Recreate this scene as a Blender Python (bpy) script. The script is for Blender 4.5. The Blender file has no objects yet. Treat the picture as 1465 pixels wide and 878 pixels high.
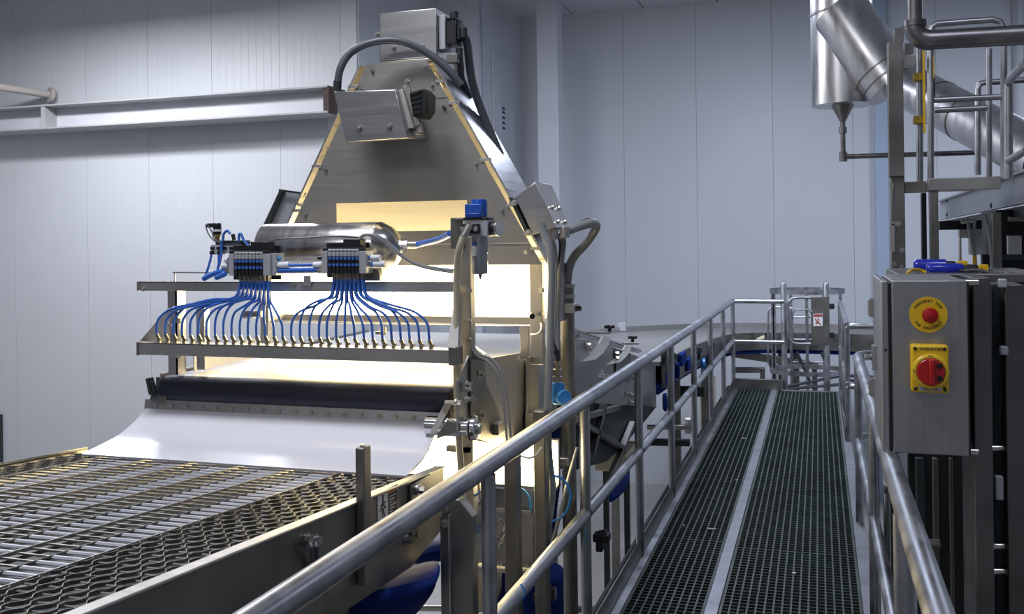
import bpy, bmesh, math, random
from mathutils import Vector, Matrix
random.seed(7)
SC = bpy.context.scene
COL = SC.collection
V = Vector
# ------------------------------------------------------------------ camera
H = 3.85                      # eye height above the hall floor
FPX = 1380.0
YAW = math.radians(17.7)
ROLL = math.atan(0.013)
FW = V((-math.sin(YAW), math.cos(YAW), 0)); RT = V((math.cos(YAW), math.sin(YAW), 0)); UP = V((0, 0, 1))
cr, sr = math.cos(ROLL), math.sin(ROLL)
R_ = RT * cr - UP * sr
U_ = UP * cr + RT * sr
camd = bpy.data.cameras.new('camera'); cam = bpy.data.objects.new('camera', camd); COL.objects.link(cam)
camd.sensor_width = 36; camd.lens = 36 * FPX / 1465
camd.shift_x = 1.3 / 1465; camd.shift_y = -98.0 / 1465
camd.clip_end = 100; camd.clip_start = 0.05
m3 = Matrix((R_, U_, -FW)).transposed()
cam.matrix_world = Matrix.Translation((0, 0, H)) @ m3.to_4x4()
SC.camera = cam
# ------------------------------------------------------------------ view, world, lights
SC.view_settings.view_transform = 'Standard'; SC.view_settings.look = 'None'
SC.view_settings.gamma = 1.0; SC.view_settings.use_curve_mapping = False
SC.view_settings.exposure = 0.12
w = bpy.data.worlds.new('world'); SC.world = w; w.use_nodes = True
w.node_tree.nodes['Background'].inputs[0].default_value = (0.55, 0.6, 0.72, 1)
w.node_tree.nodes['Background'].inputs[1].default_value = 0.3
def area(name, loc, size, power, color, tgt=None, spread=180):
    l = bpy.data.lights.new(name, 'AREA'); l.shape = 'RECTANGLE'; l.size, l.size_y = size; l.energy = power
    l.color = color; l.spread = math.radians(spread)
    o = bpy.data.objects.new(name, l); COL.objects.link(o); o.location = loc
    if tgt is not None:
        o.rotation_euler = (V(tgt) - V(loc)).to_track_quat('-Z', 'Y').to_euler()
    return o
COOL = (0.80, 0.86, 1.0)
NEUT = (.93, .95, 1.0); BLU = (.74, .82, 1.0)
area('high_bay_or_fill', (-8.0, 8.1, 6.5), (1.6, .4), 175, NEUT, (-8.0, 8.8, 0))
area('high_bay_or_fill', (-4.6, 7.2, 6.6), (1.2, .5), 120, NEUT, (-4.2, 7.8, 0))
area('high_bay_or_fill', (-1.0, 9.6, 6.35), (1.2, .6), 165, BLU, (-1.0, 11.0, 0))
area('high_bay_or_fill', (3.2, 10.2, 6.3), (1.2, .6), 150, BLU, (3.0, 11.4, 0))
area('high_bay_or_fill', (0.9, 2.2, 7.2), (.5, .35), 30, COOL, (0.9, 2.6, 0))
area('high_bay_or_fill', (-2.3, 2.3, 7.2), (1.0, .6), 105, NEUT, (-2.3, 2.5, 0))  # added overhead fill, placed to brighten the chute
area('high_bay_or_fill', (-2.5, -2.2, 6.9), (3.0, 1.0), 42, NEUT, (-1.5, 0, 0))  # added fill behind the camera, brightens what the front steel reflects

# ------------------------------------------------------------------ pixel ray helper (frame 1465 x 878)
def P(u, v, X=None, Y=None, Z=None):
    d = R_ * (u - 732.5 + 1.3) - U_ * (v - 439 + 98) + FW * FPX
    if X is not None: t = X / d.x
    elif Y is not None: t = Y / d.y
    else: t = (Z - H) / d.z
    return V((0, 0, H)) + d * t

# ------------------------------------------------------------------ materials
MATS = {}
def mat(name, col, metal=0.0, rough=0.5, noise=0.0, nscale=(8, 8, 8), bump=0.0, rvar=0.0, emit=0.0, ecol=None, trans=0.0, coat=0.0):
    if name in MATS: return MATS[name]
    m = bpy.data.materials.new(name); m.use_nodes = True; MATS[name] = m
    nt = m.node_tree; b = nt.nodes['Principled BSDF']
    b.inputs['Base Color'].default_value = (*col, 1); b.inputs['Metallic'].default_value = metal
    b.inputs['Roughness'].default_value = rough
    if coat: b.inputs['Coat Weight'].default_value = coat
    if trans: b.inputs['Transmission Weight'].default_value = trans
    if emit:
        b.inputs['Emission Color'].default_value = (*(ecol or col), 1); b.inputs['Emission Strength'].default_value = emit
    if noise or bump or rvar:
        tc = nt.nodes.new('ShaderNodeTexCoord'); mp = nt.nodes.new('ShaderNodeMapping')
        mp.inputs['Scale'].default_value = nscale
        nt.links.new(tc.outputs['Object'], mp.inputs['Vector'])
        n = nt.nodes.new('ShaderNodeTexNoise'); n.inputs['Scale'].default_value = 1.0; n.inputs['Detail'].default_value = 5
        nt.links.new(mp.outputs[0], n.inputs['Vector'])
        if noise:
            mr = nt.nodes.new('ShaderNodeMapRange'); mr.inputs['From Min'].default_value = .3; mr.inputs['From Max'].default_value = .7
            mr.inputs['To Min'].default_value = 1 - noise; mr.inputs['To Max'].default_value = 1 + noise
            nt.links.new(n.outputs['Fac'], mr.inputs['Value'])
            vm = nt.nodes.new('ShaderNodeVectorMath'); vm.operation = 'SCALE'; vm.inputs[0].default_value = col
            nt.links.new(mr.outputs[0], vm.inputs['Scale']); nt.links.new(vm.outputs[0], b.inputs['Base Color'])
        if rvar:
            mr = nt.nodes.new('ShaderNodeMapRange'); mr.inputs['From Min'].default_value = .3; mr.inputs['From Max'].default_value = .7
            mr.inputs['To Min'].default_value = max(.05, rough - rvar); mr.inputs['To Max'].default_value = rough + rvar
            nt.links.new(n.outputs['Fac'], mr.inputs['Value']); nt.links.new(mr.outputs[0], b.inputs['Roughness'])
        if bump:
            bp = nt.nodes.new('ShaderNodeBump'); bp.inputs['Strength'].default_value = bump; bp.inputs['Distance'].default_value = .01
            nt.links.new(n.outputs['Fac'], bp.inputs['Height']); nt.links.new(bp.outputs[0], b.inputs['Normal'])
    return m
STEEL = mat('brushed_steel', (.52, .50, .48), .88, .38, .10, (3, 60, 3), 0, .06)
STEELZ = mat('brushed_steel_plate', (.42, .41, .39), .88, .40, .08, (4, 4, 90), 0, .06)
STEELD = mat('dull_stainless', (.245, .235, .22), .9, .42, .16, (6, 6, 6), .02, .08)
PIPE = mat('handrail_pipe', (.40, .41, .44), 1, .40, .22, (9, 9, 9), .05, .1)
SLAT = mat('slat_steel', (.56, .56, .63), .6, .35, .06, (9, 9, 9))
POLISH = mat('polished_steel', (.66, .66, .68), 1, .16, .05, (4, 4, 4), 0, .04)
GALV = mat('grey_painted_steel', (.25, .26, .28), .3, .5, .10, (7, 7, 7), .02)
BOLT = mat('bolt_steel', (.6, .58, .55), 1, .28)
WALL = mat('wall_panel_white', (.56, .58, .62), 0, .42, .03, (.8, .8, .5))
WALLD = mat('wall_joint', (.36, .37, .40), 0, .7)
BEAM = mat('grey_beam_paint', (.36, .37, .38), 0, .5, .08, (2, 2, 2))
BEAML = mat('pale_column_paint', (.56, .57, .62), 0, .45, .04, (2, 2, 2))
RUST = mat('rusty_end', (.07, .045, .04), .3, .7, .4, (25, 25, 25))
FLOOR = mat('hall_floor_epoxy', (.42, .41, .39), 0, .35, .08, (1.5, 1.5, 1.5))
GRATE = mat('green_grating', (.018, .036, .028), 0, .5, .5, (6, 6, 6), .05)
GRATET = mat('worn_lit_grating_top', (.06, .075, .068), .1, .5, .5, (5, 5, 5))  # paler bar tops: wear, plus caught light put into the colour
STRIP = mat('aluminium_strip', (.30, .31, .34), .7, .45, .15, (8, 8, 8), .03)
BLACK = mat('black_plastic', (.012, .012, .014), 0, .4)
DARK = mat('dark_rubber', (.03, .032, .04), 0, .5)
HOSEG = mat('grey_hose', (.085, .09, .11), 0, .38)
COND = mat('grey_conduit', (.30, .31, .32), .2, .42)
BLUE = mat('blue_tube', (.05, .17, .62), 0, .3)
BLUEC = mat('blue_cap', (.015, .10, .50), 0, .35)
CYAN = mat('light_blue_plastic', (.03, .24, .62), 0, .35)
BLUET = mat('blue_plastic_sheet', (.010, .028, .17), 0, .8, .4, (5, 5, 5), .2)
NAVY = mat('navy_belt', (.012, .014, .032), 0, .5, .2, (4, 4, 4))
WHITEB = mat('white_belt', (.72, .72, .74), 0, .4, .04, (1, 30, 1))
WHITEP = mat('white_plastic', (.80, .80, .88), 0, .22, .03, (2, 2, 2))
CREAM = mat('cream_hose', (.62, .55, .40), 0, .35)
GREYV = mat('valve_body_grey', (.45, .46, .50), .1, .4)
YEL = mat('yellow_plastic', (.80, .50, .012), 0, .4)
RED = mat('red_plastic', (.45, .008, .012), 0, .3)
ORANGE = mat('orange_print', (.75, .20, .02), 0, .5)
WHITE = mat('white_print', (.75, .75, .76), 0, .5)
CARTON = mat('cream_board', (.68, .60, .42), 0, .7)
GLASS = mat('clear_bowl', (.85, .9, .95), 0, .08, trans=.9)
LAMP = mat('lamp_diffuser', (1, .9, .65), 0, .5, emit=20, ecol=(1.0, .80, .42))
LAMP2 = mat('lower_lamp_diffuser', (1, .9, .65), 0, .5, emit=26, ecol=(1.0, .80, .42))
DSTL = mat('dark_stainless', (.15, .145, .145), .85, .42, .2, (5, 5, 5), .02, .08)
BLUET.node_tree.nodes['Principled BSDF'].inputs['Specular IOR Level'].default_value = .08
DARKM = mat('dark_machine_panel', (.04, .055, .055), .5, .45, .3, (3, 3, 3))

# ------------------------------------------------------------------ mesh builder
def frame(d):
    d = d.normalized(); a = V((0, 0, 1)) if abs(d.z) < .9 else V((1, 0, 0))
    x = d.cross(a).normalized(); return x, d.cross(x).normalized(), d
def smooth(pts, n=6):
    pts = [V(p) for p in pts]; out = []
    for i in range(len(pts) - 1):
        p0 = pts[max(i - 1, 0)]; p1 = pts[i]; p2 = pts[i + 1]; p3 = pts[min(i + 2, len(pts) - 1)]
        for k in range(n):
            t = k / n
            out.append(.5 * ((2 * p1) + (p2 - p0) * t + (2 * p0 - 5 * p1 + 4 * p2 - p3) * t * t + (3 * p1 - p0 - 3 * p2 + p3) * t ** 3))
    out.append(pts[-1]); return out
class MB:
    def __init__(s): s.v = []; s.f = []; s.mi = []; s.m = 0
    def add(s, vs, fs):
        b = len(s.v); s.v += [V(p) for p in vs]; s.f += [[i + b for i in f] for f in fs]; s.mi += [s.m] * len(fs); return s
    def prism(s, poly, vec):
        poly = [V(p) for p in poly]; vec = V(vec); n = len(poly)
        nrm = V((0, 0, 0))
        for i in range(n): nrm += poly[i].cross(poly[(i + 1) % n])
        if nrm.dot(vec) > 0: poly = poly[::-1]
        vs = poly + [p + vec for p in poly]
        fs = [list(range(n)), list(range(2 * n - 1, n - 1, -1))]
        fs += [[(i + 1) % n, i, i + n, (i + 1) % n + n] for i in range(n)]
        return s.add(vs, fs)
    def box(s, a, b):
        a, b = V(a), V(b); lo = V([min(a[i], b[i]) for i in range(3)]); hi = V([max(a[i], b[i]) for i in range(3)])
        return s.prism([lo, (hi.x, lo.y, lo.z), (hi.x, hi.y, lo.z), (lo.x, hi.y, lo.z)], (0, 0, hi.z - lo.z))
    def cbox(s, c, sz, rot=None):
        c = V(c); h = V(sz) / 2; q = [V((x * h.x, y * h.y, -h.z)) for x, y in ((-1, -1), (1, -1), (1, 1), (-1, 1))]; z = V((0, 0, 2 * h.z))
        if rot is not None: q = [rot @ p for p in q]; z = rot @ z
        return s.prism([c + p for p in q], z)
    def bar(s, a, b, w, h, up=(0, 0, 1)):          # rectangular bar from a to b
        a, b = V(a), V(b); d = (b - a).normalized(); x = d.cross(V(up)).normalized(); y = x.cross(d)
        return s.prism([a - x * w / 2 - y * h / 2, a + x * w / 2 - y * h / 2, a + x * w / 2 + y * h / 2, a - x * w / 2 + y * h / 2], b - a)
    def tube(s, pts, r, n=10, sm=0, r2=None):
        pts = [V(p) for p in pts]
        if sm: pts = smooth(pts, sm)
        x, y, d = frame(pts[1] - pts[0]); vs = []; N = len(pts)
        for i, p in enumerate(pts):
            dd = (pts[min(i + 1, N - 1)] - pts[max(i - 1, 0)]).normalized()
            x = (x - dd * x.dot(dd)).normalized(); y = dd.cross(x)
            rr = r if r2 is None else r + (r2 - r) * i / (N - 1)
            k = 1.0
            if 0 < i < N - 1:
                c = (pts[i] - pts[i - 1]).normalized().dot((pts[i + 1] - pts[i]).normalized()); k = 1 / max(.6, math.sqrt(max(.01, (1 + c) / 2)))
            vs += [p + (x * math.cos(2 * math.pi * j / n) + y * math.sin(2 * math.pi * j / n)) * rr for j in range(n)]
        fs = [[i * n + j, i * n + (j + 1) % n, (i + 1) * n + (j + 1) % n, (i + 1) * n + j] for i in range(N - 1) for j in range(n)]
        fs += [list(range(n - 1, -1, -1)), [(N - 1) * n + j for j in range(n)]]
        return s.add(vs, fs)
    def cyl(s, a, b, r, n=16, r2=None): return s.tube([a, b], r, n, r2=r2)
    def lathe(s, base, axis, prof, n=24):          # prof: (radius, height along axis)
        x, y, d = frame(V(axis)); base = V(base); vs = []
        for r, h in prof: vs += [base + d * h + (x * math.cos(2 * math.pi * j / n) + y * math.sin(2 * math.pi * j / n)) * max(r, 1e-4) for j in range(n)]
        N = len(prof); fs = [[i * n + j, i * n + (j + 1) % n, (i + 1) * n + (j + 1) % n, (i + 1) * n + j] for i in range(N - 1) for j in range(n)]
        fs += [list(range(n - 1, -1, -1)), [(N - 1) * n + j for j in range(n)]]
        return s.add(vs, fs)
    def bolt(s, c, axis, r=.009, h=.008):          # hex head bolt
        a = V(axis).normalized(); s.cyl(V(c), V(c) + a * h * .3, r * 1.5, 12); return s.cyl(V(c), V(c) + a * h, r, 6)
WL = {}
def tag(o, label=None, cat=None, group=None, kind=None):
    if label: o['label'] = label
    if cat: o['category'] = cat
    if group: o['group'] = group
    if kind: o['kind'] = kind
    return o
def obj(name, mb, m, parent=None, bevel=0, flat=False, ang=35, kind=None):
    me = bpy.data.meshes.new(name)
    c = sum(mb.v, V((0, 0, 0))) / len(mb.v)
    lo = min(p.z for p in mb.v); c.z = lo
    me.from_pydata([p - c for p in mb.v], [], mb.f)
    ms = m if isinstance(m, (list, tuple)) else [m]
    for k in ms: me.materials.append(k)
    me.polygons.foreach_set('material_index', mb.mi)
    me.update()
    if not flat:
        me.polygons.foreach_set('use_smooth', [True] * len(me.polygons)); me.set_sharp_from_angle(angle=math.radians(ang))
    o = bpy.data.objects.new(name, me); COL.objects.link(o)
    pl = WL[parent.name] if parent else V((0, 0, 0))
    o.location = c - pl; WL[o.name] = c.copy()
    if parent: o.parent = parent
    if bevel:
        b = o.modifiers.new('bevel', 'BEVEL'); b.width = bevel; b.segments = 2; b.limit_method = 'ANGLE'; b.harden_normals = False
    if kind: o['kind'] = kind
    return o
def thing(name, label, cat, loc=(0, 0, 0), group=None):
    o = bpy.data.objects.new(name, None); COL.objects.link(o); o.location = V(loc); WL[o.name] = V(loc); o.empty_display_size = .1
    return tag(o, label, cat, group)
def one(name, label, cat, mb, m, bevel=0, group=None, **k):
    return tag(obj(name, mb, m, None, bevel, **k), label, cat, group)
def cp(o, delta, parent=None):                     # a copy of a mesh part, moved by delta
    c = o.copy(); COL.objects.link(c); c.location = o.location + V(delta); c.parent = parent or o.parent
    WL[c.name] = WL[o.name] + V(delta); return c
def struct(name, mb, m, parent=None, **k):
    o = obj(name, mb, m, parent, **k)
    if not parent: o['kind'] = 'structure'
    return o
def text(s_, size, m, M4, parent, name='lettering', depth=.0006):
    cu = bpy.data.curves.new(name, 'FONT'); cu.body = s_; cu.size = size; cu.align_x = 'CENTER'; cu.align_y = 'CENTER'; cu.extrude = depth
    to = bpy.data.objects.new('t', cu); COL.objects.link(to)
    me = bpy.data.meshes.new_from_object(to.evaluated_get(bpy.context.evaluated_depsgraph_get()))
    bpy.data.objects.remove(to); me.name = name
    me.transform(M4); mb = MB(); mb.add([v.co for v in me.vertices], [list(p.vertices) for p in me.polygons])
    bpy.data.meshes.remove(me)
    return obj(name, mb, m, parent, flat=True)

# ================================================================== THE HALL
CE = 7.41; XWL = -5.26; XWS = -4.58; YWL = 10.5; YWA = 13.0; YWB = 15.0
s = MB(); s.box((-11.6, -4.1, -.1), (7.1, 15.2, 0)); struct('floor', s, FLOOR)
s = MB(); s.box((-11.6, -4.1, CE + .04), (7.1, 15.2, CE + .14)); ce = struct('ceiling', s, WALLD)
x = -11.6; first = None
while x < 7.0:
    if first is None:
        s = MB(); s.box((x + .006, -4.0, CE), (x + 1.12, 15.1, CE + .045)); first = obj('ceiling_panel', s, WALL, ce, .004)
        x0 = x
    else: cp(first, (x - x0, 0, 0))
    x += 1.13
def panel_wall(name, a, b, out, joints, z0=0.0, z1=CE):
    """a,b wall ends in plan; out = unit normal into the room; joints = distances along the wall"""
    a, b, out = V(a), V(b), V(out); d = (b - a); L = d.length; d.normalize()
    s = MB(); s.prism([a + V((0, 0, z0)), b + V((0, 0, z0)), b - out * .12 + V((0, 0, z0)), a - out * .12 + V((0, 0, z0))], (0, 0, z1 - z0))
    wo = struct(name, s, WALLD)
    js = [0] + [j for j in joints if 0 < j < L] + [L]
    for j0, j1 in zip(js[:-1], js[1:]):
        if j1 - j0 < .05: continue
        p, q = a + d * (j0 + .002), a + d * (j1 - .002)
        s = MB(); nr = max(1, int(round((j1 - j0) / .105))); h = .012
        pts = [p]                                  # shallow ribs pressed in the sheet
        for k in range(1, nr):
            c_ = p + (q - p) * k / nr
            pts += [c_ - d * .004 + out * .020, c_ + out * .0186, c_ + d * .004 + out * .020] if name != 'wall_back' else []
        prof = [p + out * .0005, p + out * .020] + pts[1:] + [q + out * .020, q + out * .0005]
        s.prism([V((t.x, t.y, z0)) for t in prof], (0, 0, z1 - z0))
        obj('wall_panel', s, WALL, wo, flat=True)
    return wo
jl = [P(u, 100, Y=YWL).x + 11.5 for u in (20, 124, 212.5, 304, 401, 488)]
st = jl[2] - jl[1]
jl = [jl[0] - st * k for k in range(3, 0, -1)] + jl
panel_wall('wall_left', (-11.5, YWL, 0), (XWL, YWL, 0), (0, -1, 0), jl)
panel_wall('wall_left_return', (XWL, YWL, 0), (XWL, YWA, 0), (1, 0, 0), [.6, 1.6])
panel_wall('wall_alcove', (XWL, YWA, 0), (XWS, YWA, 0), (0, -1, 0), [])
panel_wall('wall_side', (XWS, YWA, 0), (XWS, YWB, 0), (1, 0, 0), [1.0])
panel_wall('wall_back', (XWS, YWB, 0), (7.0, YWB, 0), (0, -1, 0), [.55 + 1.13 * k for k in range(11)])
for nm, a, b in (('wall_far_left', (-11.6, -4, 0), (-11.5, 10.6, CE)), ('wall_right', (7, -4, 0), (7.1, 15.1, CE)), ('wall_rear', (-11.6, -4.1, 0), (7.1, -4, CE))):
    s = MB(); s.box(a, b); struct(nm, s, WALL)
# corner angle trims
s = MB(); s.box((XWS, YWA - .03, 0), (XWS + .025, YWA + .03, CE)); struct('trim_1', s, mat('trim_metal', (.5, .55, .65), .6, .3))
s = MB(); a = P(1250, 100, Y=14.9).x; s.box((a, 14.84, 0), (a + .17, 14.98, CE)); struct('trim_2', s, mat('trim_blue_grey', (.34, .42, .54), 0, .5))
s = MB(); a = P(1449, 100, Y=14.9).x; s.box((a, 14.9, 0), (a + .03, 14.98, CE)); struct('trim_3', s, WALLD)
s = MB(); a = P(470, 300, Y=YWL - .1).x; s.box((a, YWL - .1, 0), (XWL + .05, YWL - .02, P(486, 124, Y=YWL - .1).z)); struct('trim_4', s, WALL, bevel=.01)
s = MB(); a = P(0, 620, Y=YWL - .04); s.box((a.x - .05, YWL - .06, 0), (a.x + .03, YWL - .02, P(2, 592, Y=YWL).z)); struct('trim_5', s, DARKM)
# pale full-height column with its base plate
t = thing('steel_column', 'pale square steel column running floor to ceiling behind the hood', 'column', (P(786, 200, Y=13.6).x, 13.7, 0))
a = P(769, 200, Y=13.5).x; b = P(799, 200, Y=13.5).x
s = MB(); s.box((a, 13.5, .03), (b, 13.8, CE - .03)); obj('column_shaft', s, BEAML, t, .012)
s = MB(); s.box((a - .08, 13.42, 0), (b + .08, 13.88, .03)); obj('base_plate', s, BEAML, t, .003)
s = MB(); s.box((a - .05, 13.46, CE - .03), (b + .05, 13.84, CE)); obj('cap_plate', s, BEAML, t, .003)
# door leaf with small notice on the side wall
dd = thing('service_panel', 'flush white access panel with small blue notice on the recessed side wall', 'panel', (XWS + .02, 13.9, 4.9))
s = MB(); s.box((XWS + .022, 13.45, 4.55), (XWS + .045, 14.45, 6.6)); obj('panel_leaf', s, WALL, dd, .006)
s = MB(); s.box((XWS + .045, 13.8, 5.45), (XWS + .048, 14.0, 5.85)); no = obj('notice', s, mat('notice_paper', (.6, .64, .72), 0, .5), dd)
s = MB()
for k in range(4): s.box((XWS + .048, 13.83, 5.5 + k * .08), (XWS + .05, 13.97, 5.54 + k * .08))
s.box((XWS + .048, 13.83, 5.8), (XWS + .05, 13.97, 5.84)); obj('printed_lines', s, mat('navy_print', (.02, .03, .12), 0, .5), no)
# beam along the left wall
Yb = 9.95; zt = P(468, 122, Y=Yb).z; zb = P(468, 161, Y=Yb).z; xe = P(468, 140, Y=Yb).x
t = thing('wall_beam', 'long grey I-beam running along the upper left wall', 'beam', (-8.5, 10.2, zb))
s = MB(); s.box((-11.5, Yb, zt - .022), (xe, 10.4, zt)); obj('top_flange', s, BEAM, t, .004)
s = MB(); s.box((-11.5, Yb, zb), (xe, 10.4, zb + .022)); obj('bottom_flange', s, BEAM, t, .004)
s = MB(); s.box((-11.5, 10.17, zb + .022), (xe, 10.19, zt - .022)); obj('web', s, BEAML, t)
s = MB(); s.box((xe - .01, Yb + .01, zb), (xe + .015, 10.39, zt)); 
for k in range(4): s.cyl((xe - .03, Yb + .08, zb + .06 + k * .07), (xe + .02, Yb + .08, zb + .06 + k * .07), .018, 6)
s.box((P(461, 140, Y=Yb).x, Yb + .02, zb + .022), (xe, Yb + .03, zt - .022)); obj('end_plate', s, RUST, t)
a = P(60, 160, Y=Yb).x
s = MB(); s.box((a - .03, Yb + .01, zb + .022), (a + .03, 10.17, zt - .022)); obj('stiffener', s, BEAM, t, .002)
# pipe stub at the left
a = P(73, 136, Y=10.40); b = P(-70, 113, Y=9.3)
t = thing('wall_pipe', 'beige pipe ending in round flange on the upper left wall', 'pipe', a)
s = MB(); s.cyl(b, a, .048, 20); obj('pipe_run', s, mat('beige_paint', (.42, .38, .36), 0, .45), t)
dv = (a - b).normalized(); s = MB(); s.cyl(a - dv * .03, a + dv * .02, .10, 28)
obj('flange', s, MATS['beige_paint'], t, .004)

# ================================================================== WALKWAY
DK = H - 1.75; XA, XB = -.90, .17; Y0d, Y1d = 1.2, 11.25
wk = thing('walkway', 'raised walkway of dark green moulded grating with a pale centre strip', 'walkway', (-.4, 6, DK - .2))
def grating(x0, x1, y0, y1):
    nx = round((x1 - x0) / .04); ny = round((y1 - y0) / .042); s = MB(); e = .004; x0 += e; x1 -= e; y0 += e; y1 -= e
    for i in range(nx + 1):
        x = x0 + (x1 - x0) * i / nx; wd = .0065 if i in (0, nx) else .0042
        s.m = 0; s.box((x - wd, y0, DK - .042), (x + wd, y1, DK - .002))
        s.m = 1; s.box((x - wd, y0, DK - .002), (x + wd, y1, DK))
    for j in range(ny + 1):
        y = y0 + (y1 - y0) * j / ny; s.m = 0; s.box((x0, y - .003, DK - .042), (x1, y + .003, DK - .0015))
        
    return obj('grating_panel', s, [GRATE, GRATET], wk, flat=True)
for x0, x1, ys in ((XA, -.535, (1.2, 3.4, 5.62, 8.15, Y1d)), (-.465, XB, (1.2, 3.4, 5.55, 8.1, 9.35, Y1d))):
    for a, b in zip(ys[:-1], ys[1:]): grating(x0, x1, a, b)
s = MB(); s.box((-.53, 1.2, DK - .03), (-.47, Y1d, DK + .006)); obj('centre_strip', s, STRIP, wk, .002)
s = MB(); s.box((-.945, 1.2, DK - .18), (-.905, Y1d, DK + .004)); obj('edge_channel', s, PIPE, wk, .002)
s = MB(); s.box((.175, 1.2, DK - .18), (.24, Y1d, DK + .004)); obj('edge_channel', s, STRIP, wk, .002)
s = MB(); s.box((-.955, 2.6, DK + .0), (-.947, Y1d, DK + .10)); obj('toe_board', s, STEELD, wk)
s = MB(); s.box((-.95, Y1d, DK - .18), (-.42, Y1d + .05, DK + .12)); obj('end_kick_plate', s, STEELD, wk, .002)
s = MB(); s.box((-.95, Y1d, DK - .18), (.24, Y1d + .06, DK + .004)); obj('end_channel', s, STEELD, wk, .002)
# cross members and legs under the deck
first = None
for y in (1.3, 3.4, 5.58, 8.12, 11.0):
    if first is None:
        s = MB(); s.box((-.90, y - .03, DK - .15), (.17, y + .03, DK - .045)); first = obj('cross_member', s, DARKM, wk); y0 = y
    else: cp(first, (0, y - y0, 0))
first = None
for y in (3.4, 8.12, 11.0):
    for x in (-.93, .20):
        if first is None:
            s = MB(); s.box((x - .035, y - .035, 0), (x + .035, y + .035, DK - .15)); first = obj('leg', s, STEELD, wk); f0 = V((x, y, 0))
        else: cp(first, V((x, y, 0)) - f0)
s = MB(); s.cyl((-1.0, 3.2, DK + .03), (-1.0, 11.2, DK + .03), .017, 10); obj('side_conduit', s, DARK, wk)
# bits of debris on the grating
for u, v, c in ((1018, 757, 'c'), (978, 752, 'w'), (1054, 687, 'c'), (1064, 627, 'c'), (1135, 820, 'w')):
    p = P(u, v, Z=DK + .003)
# ------------------------------------------------------------------ left handrail
RX = -.96
n_, f_ = P(378, 878, X=RX), P(1052, 428, X=RX)
zr = lambda y: n_.z + (f_.z - n_.z) * (y - n_.y) / (f_.y - n_.y)
lr = thing('left_handrail', 'long stainless pipe handrail along the left edge of the walkway', 'railing', (RX, 6, DK))
YE = 11.4
s = MB(); s.cyl((RX, .9, zr(.9)), (RX, YE, zr(YE)), .031, 20); obj('top_rail', s, PIPE, lr)
zm = lambda y: DK + .535 + (zr(y) - DK - 1.0) * .7
seg = [2.75, 4.0, 5.28, 6.5, 7.74, 8.98, 10.2, YE]
for i, (a, b) in enumerate(zip([1.5] + seg[:-1], seg)):
    s = MB(); s.cyl((RX, a + .02, zm(a)), (RX, b - .02, zm(b)), .026, 16); obj('mid_rail', s, PIPE, lr)
for y in [1.5] + seg:
    s = MB(); s.cyl((RX, y, DK - .12 if y > 3 else .0), (RX, y, zr(y) - .028), .023, 14); obj('post', s, PIPE, lr)
for y in seg:
    s = MB(); s.box((RX - .05, y - .04, DK - .12), (RX + .015, y + .04, DK - .11)); obj('foot_plate', s, STEELD, lr)
# end return to the gate post
g0 = P(1122, 490, Y=YE); 
s = MB(); s.tube([(RX, YE, zr(YE)), (g0.x, YE, zr(YE))], .026, 14); obj('top_rail', s, PIPE, lr)
s = MB(); s.tube([(RX, YE, zm(YE)), (g0.x, YE, zm(YE))], .023, 14); obj('mid_rail', s, PIPE, lr)
# lower rail brace bar beside the near post (flat angle)
s = MB(); s.bar(P(738, 850, X=-1.02), P(832, 748, X=-1.02), .012, .05); obj('flat_brace', s, STEELD, lr)
for u, v in ((836, 768), (745, 848)):
    p = P(u, v, X=RX + .02); s = MB(); s.tube([p + V((0, 0, -.03)), p + V((.015, .0, 0)), p + V((0, .0, .03))], .003, 6, 3); obj('cable_tie', s, CYAN, lr)

# ------------------------------------------------------------------ right handrails
XR2 = .215; ZR = H - .75
rr = thing('near_right_handrail', 'thick pipe handrail under the control cabinet on the right', 'railing', (XR2, 3, DK))
s = MB(); yb = 6.35
s.tube(smooth([(XR2, .9, ZR), (XR2, 3.0, ZR), (XR2, 5.0, ZR), (XR2, 6.0, ZR), (XR2 + .005, yb - .12, ZR), (XR2 + .05, yb - .02, ZR), (XR2 + .16, yb, ZR), (XR2 + .6, yb, ZR)], 5), .031, 16)
obj('top_rail', s, PIPE, rr)
s = MB(); s.tube(smooth([(XR2, .9, DK + .5), (XR2, 3.0, DK + .5), (XR2, 5.0, DK + .5), (XR2, 6.0, DK + .5), (XR2 + .005, yb - .12, DK + .5), (XR2 + .05, yb - .02, DK + .5), (XR2 + .16, yb, DK + .5), (XR2 + .6, yb, DK + .5)], 5), .024, 12)
obj('mid_rail', s, PIPE, rr)
for y in (1.7, 2.87, 4.5, 6.2):
    s = MB(); s.cyl((XR2, y, DK - .05), (XR2, y, ZR - .028), .03 if y == 2.87 else .023, 14); obj('post', s, PIPE, rr)
fr = thing('far_right_handrail', 'pipe handrail at the far right end of the walkway turning away beside the gate', 'railing', (XR2, 9.5, DK))
zz = ZR - .01
for z, r in ((zz, .026), (zz - .5, .024)):
    s = MB(); s.tube(smooth([(XR2, YE, z), (XR2, 9.6, z), (XR2, 8.6, z), (XR2 + .02, 8.5, z), (XR2 + .1, 8.44, z), (XR2 + .6, 8.44, z)], 5), r, 14); obj('top_rail' if z == zz else 'mid_rail', s, PIPE, fr)
for x, y in ((XR2, 8.6), (XR2, 10.0), (XR2, YE), (XR2 + .58, 8.44)):
    s = MB(); s.cyl((x, y, DK - .05), (x, y, zz - .02), .023, 12); obj('post', s, PIPE, fr)
s = MB(); s.bar((XR2 - .02, 8.6, DK + .05), (XR2 - .02, YE, DK + .05), .01, .1); obj('toe_board', s, STEELD, fr)

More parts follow.
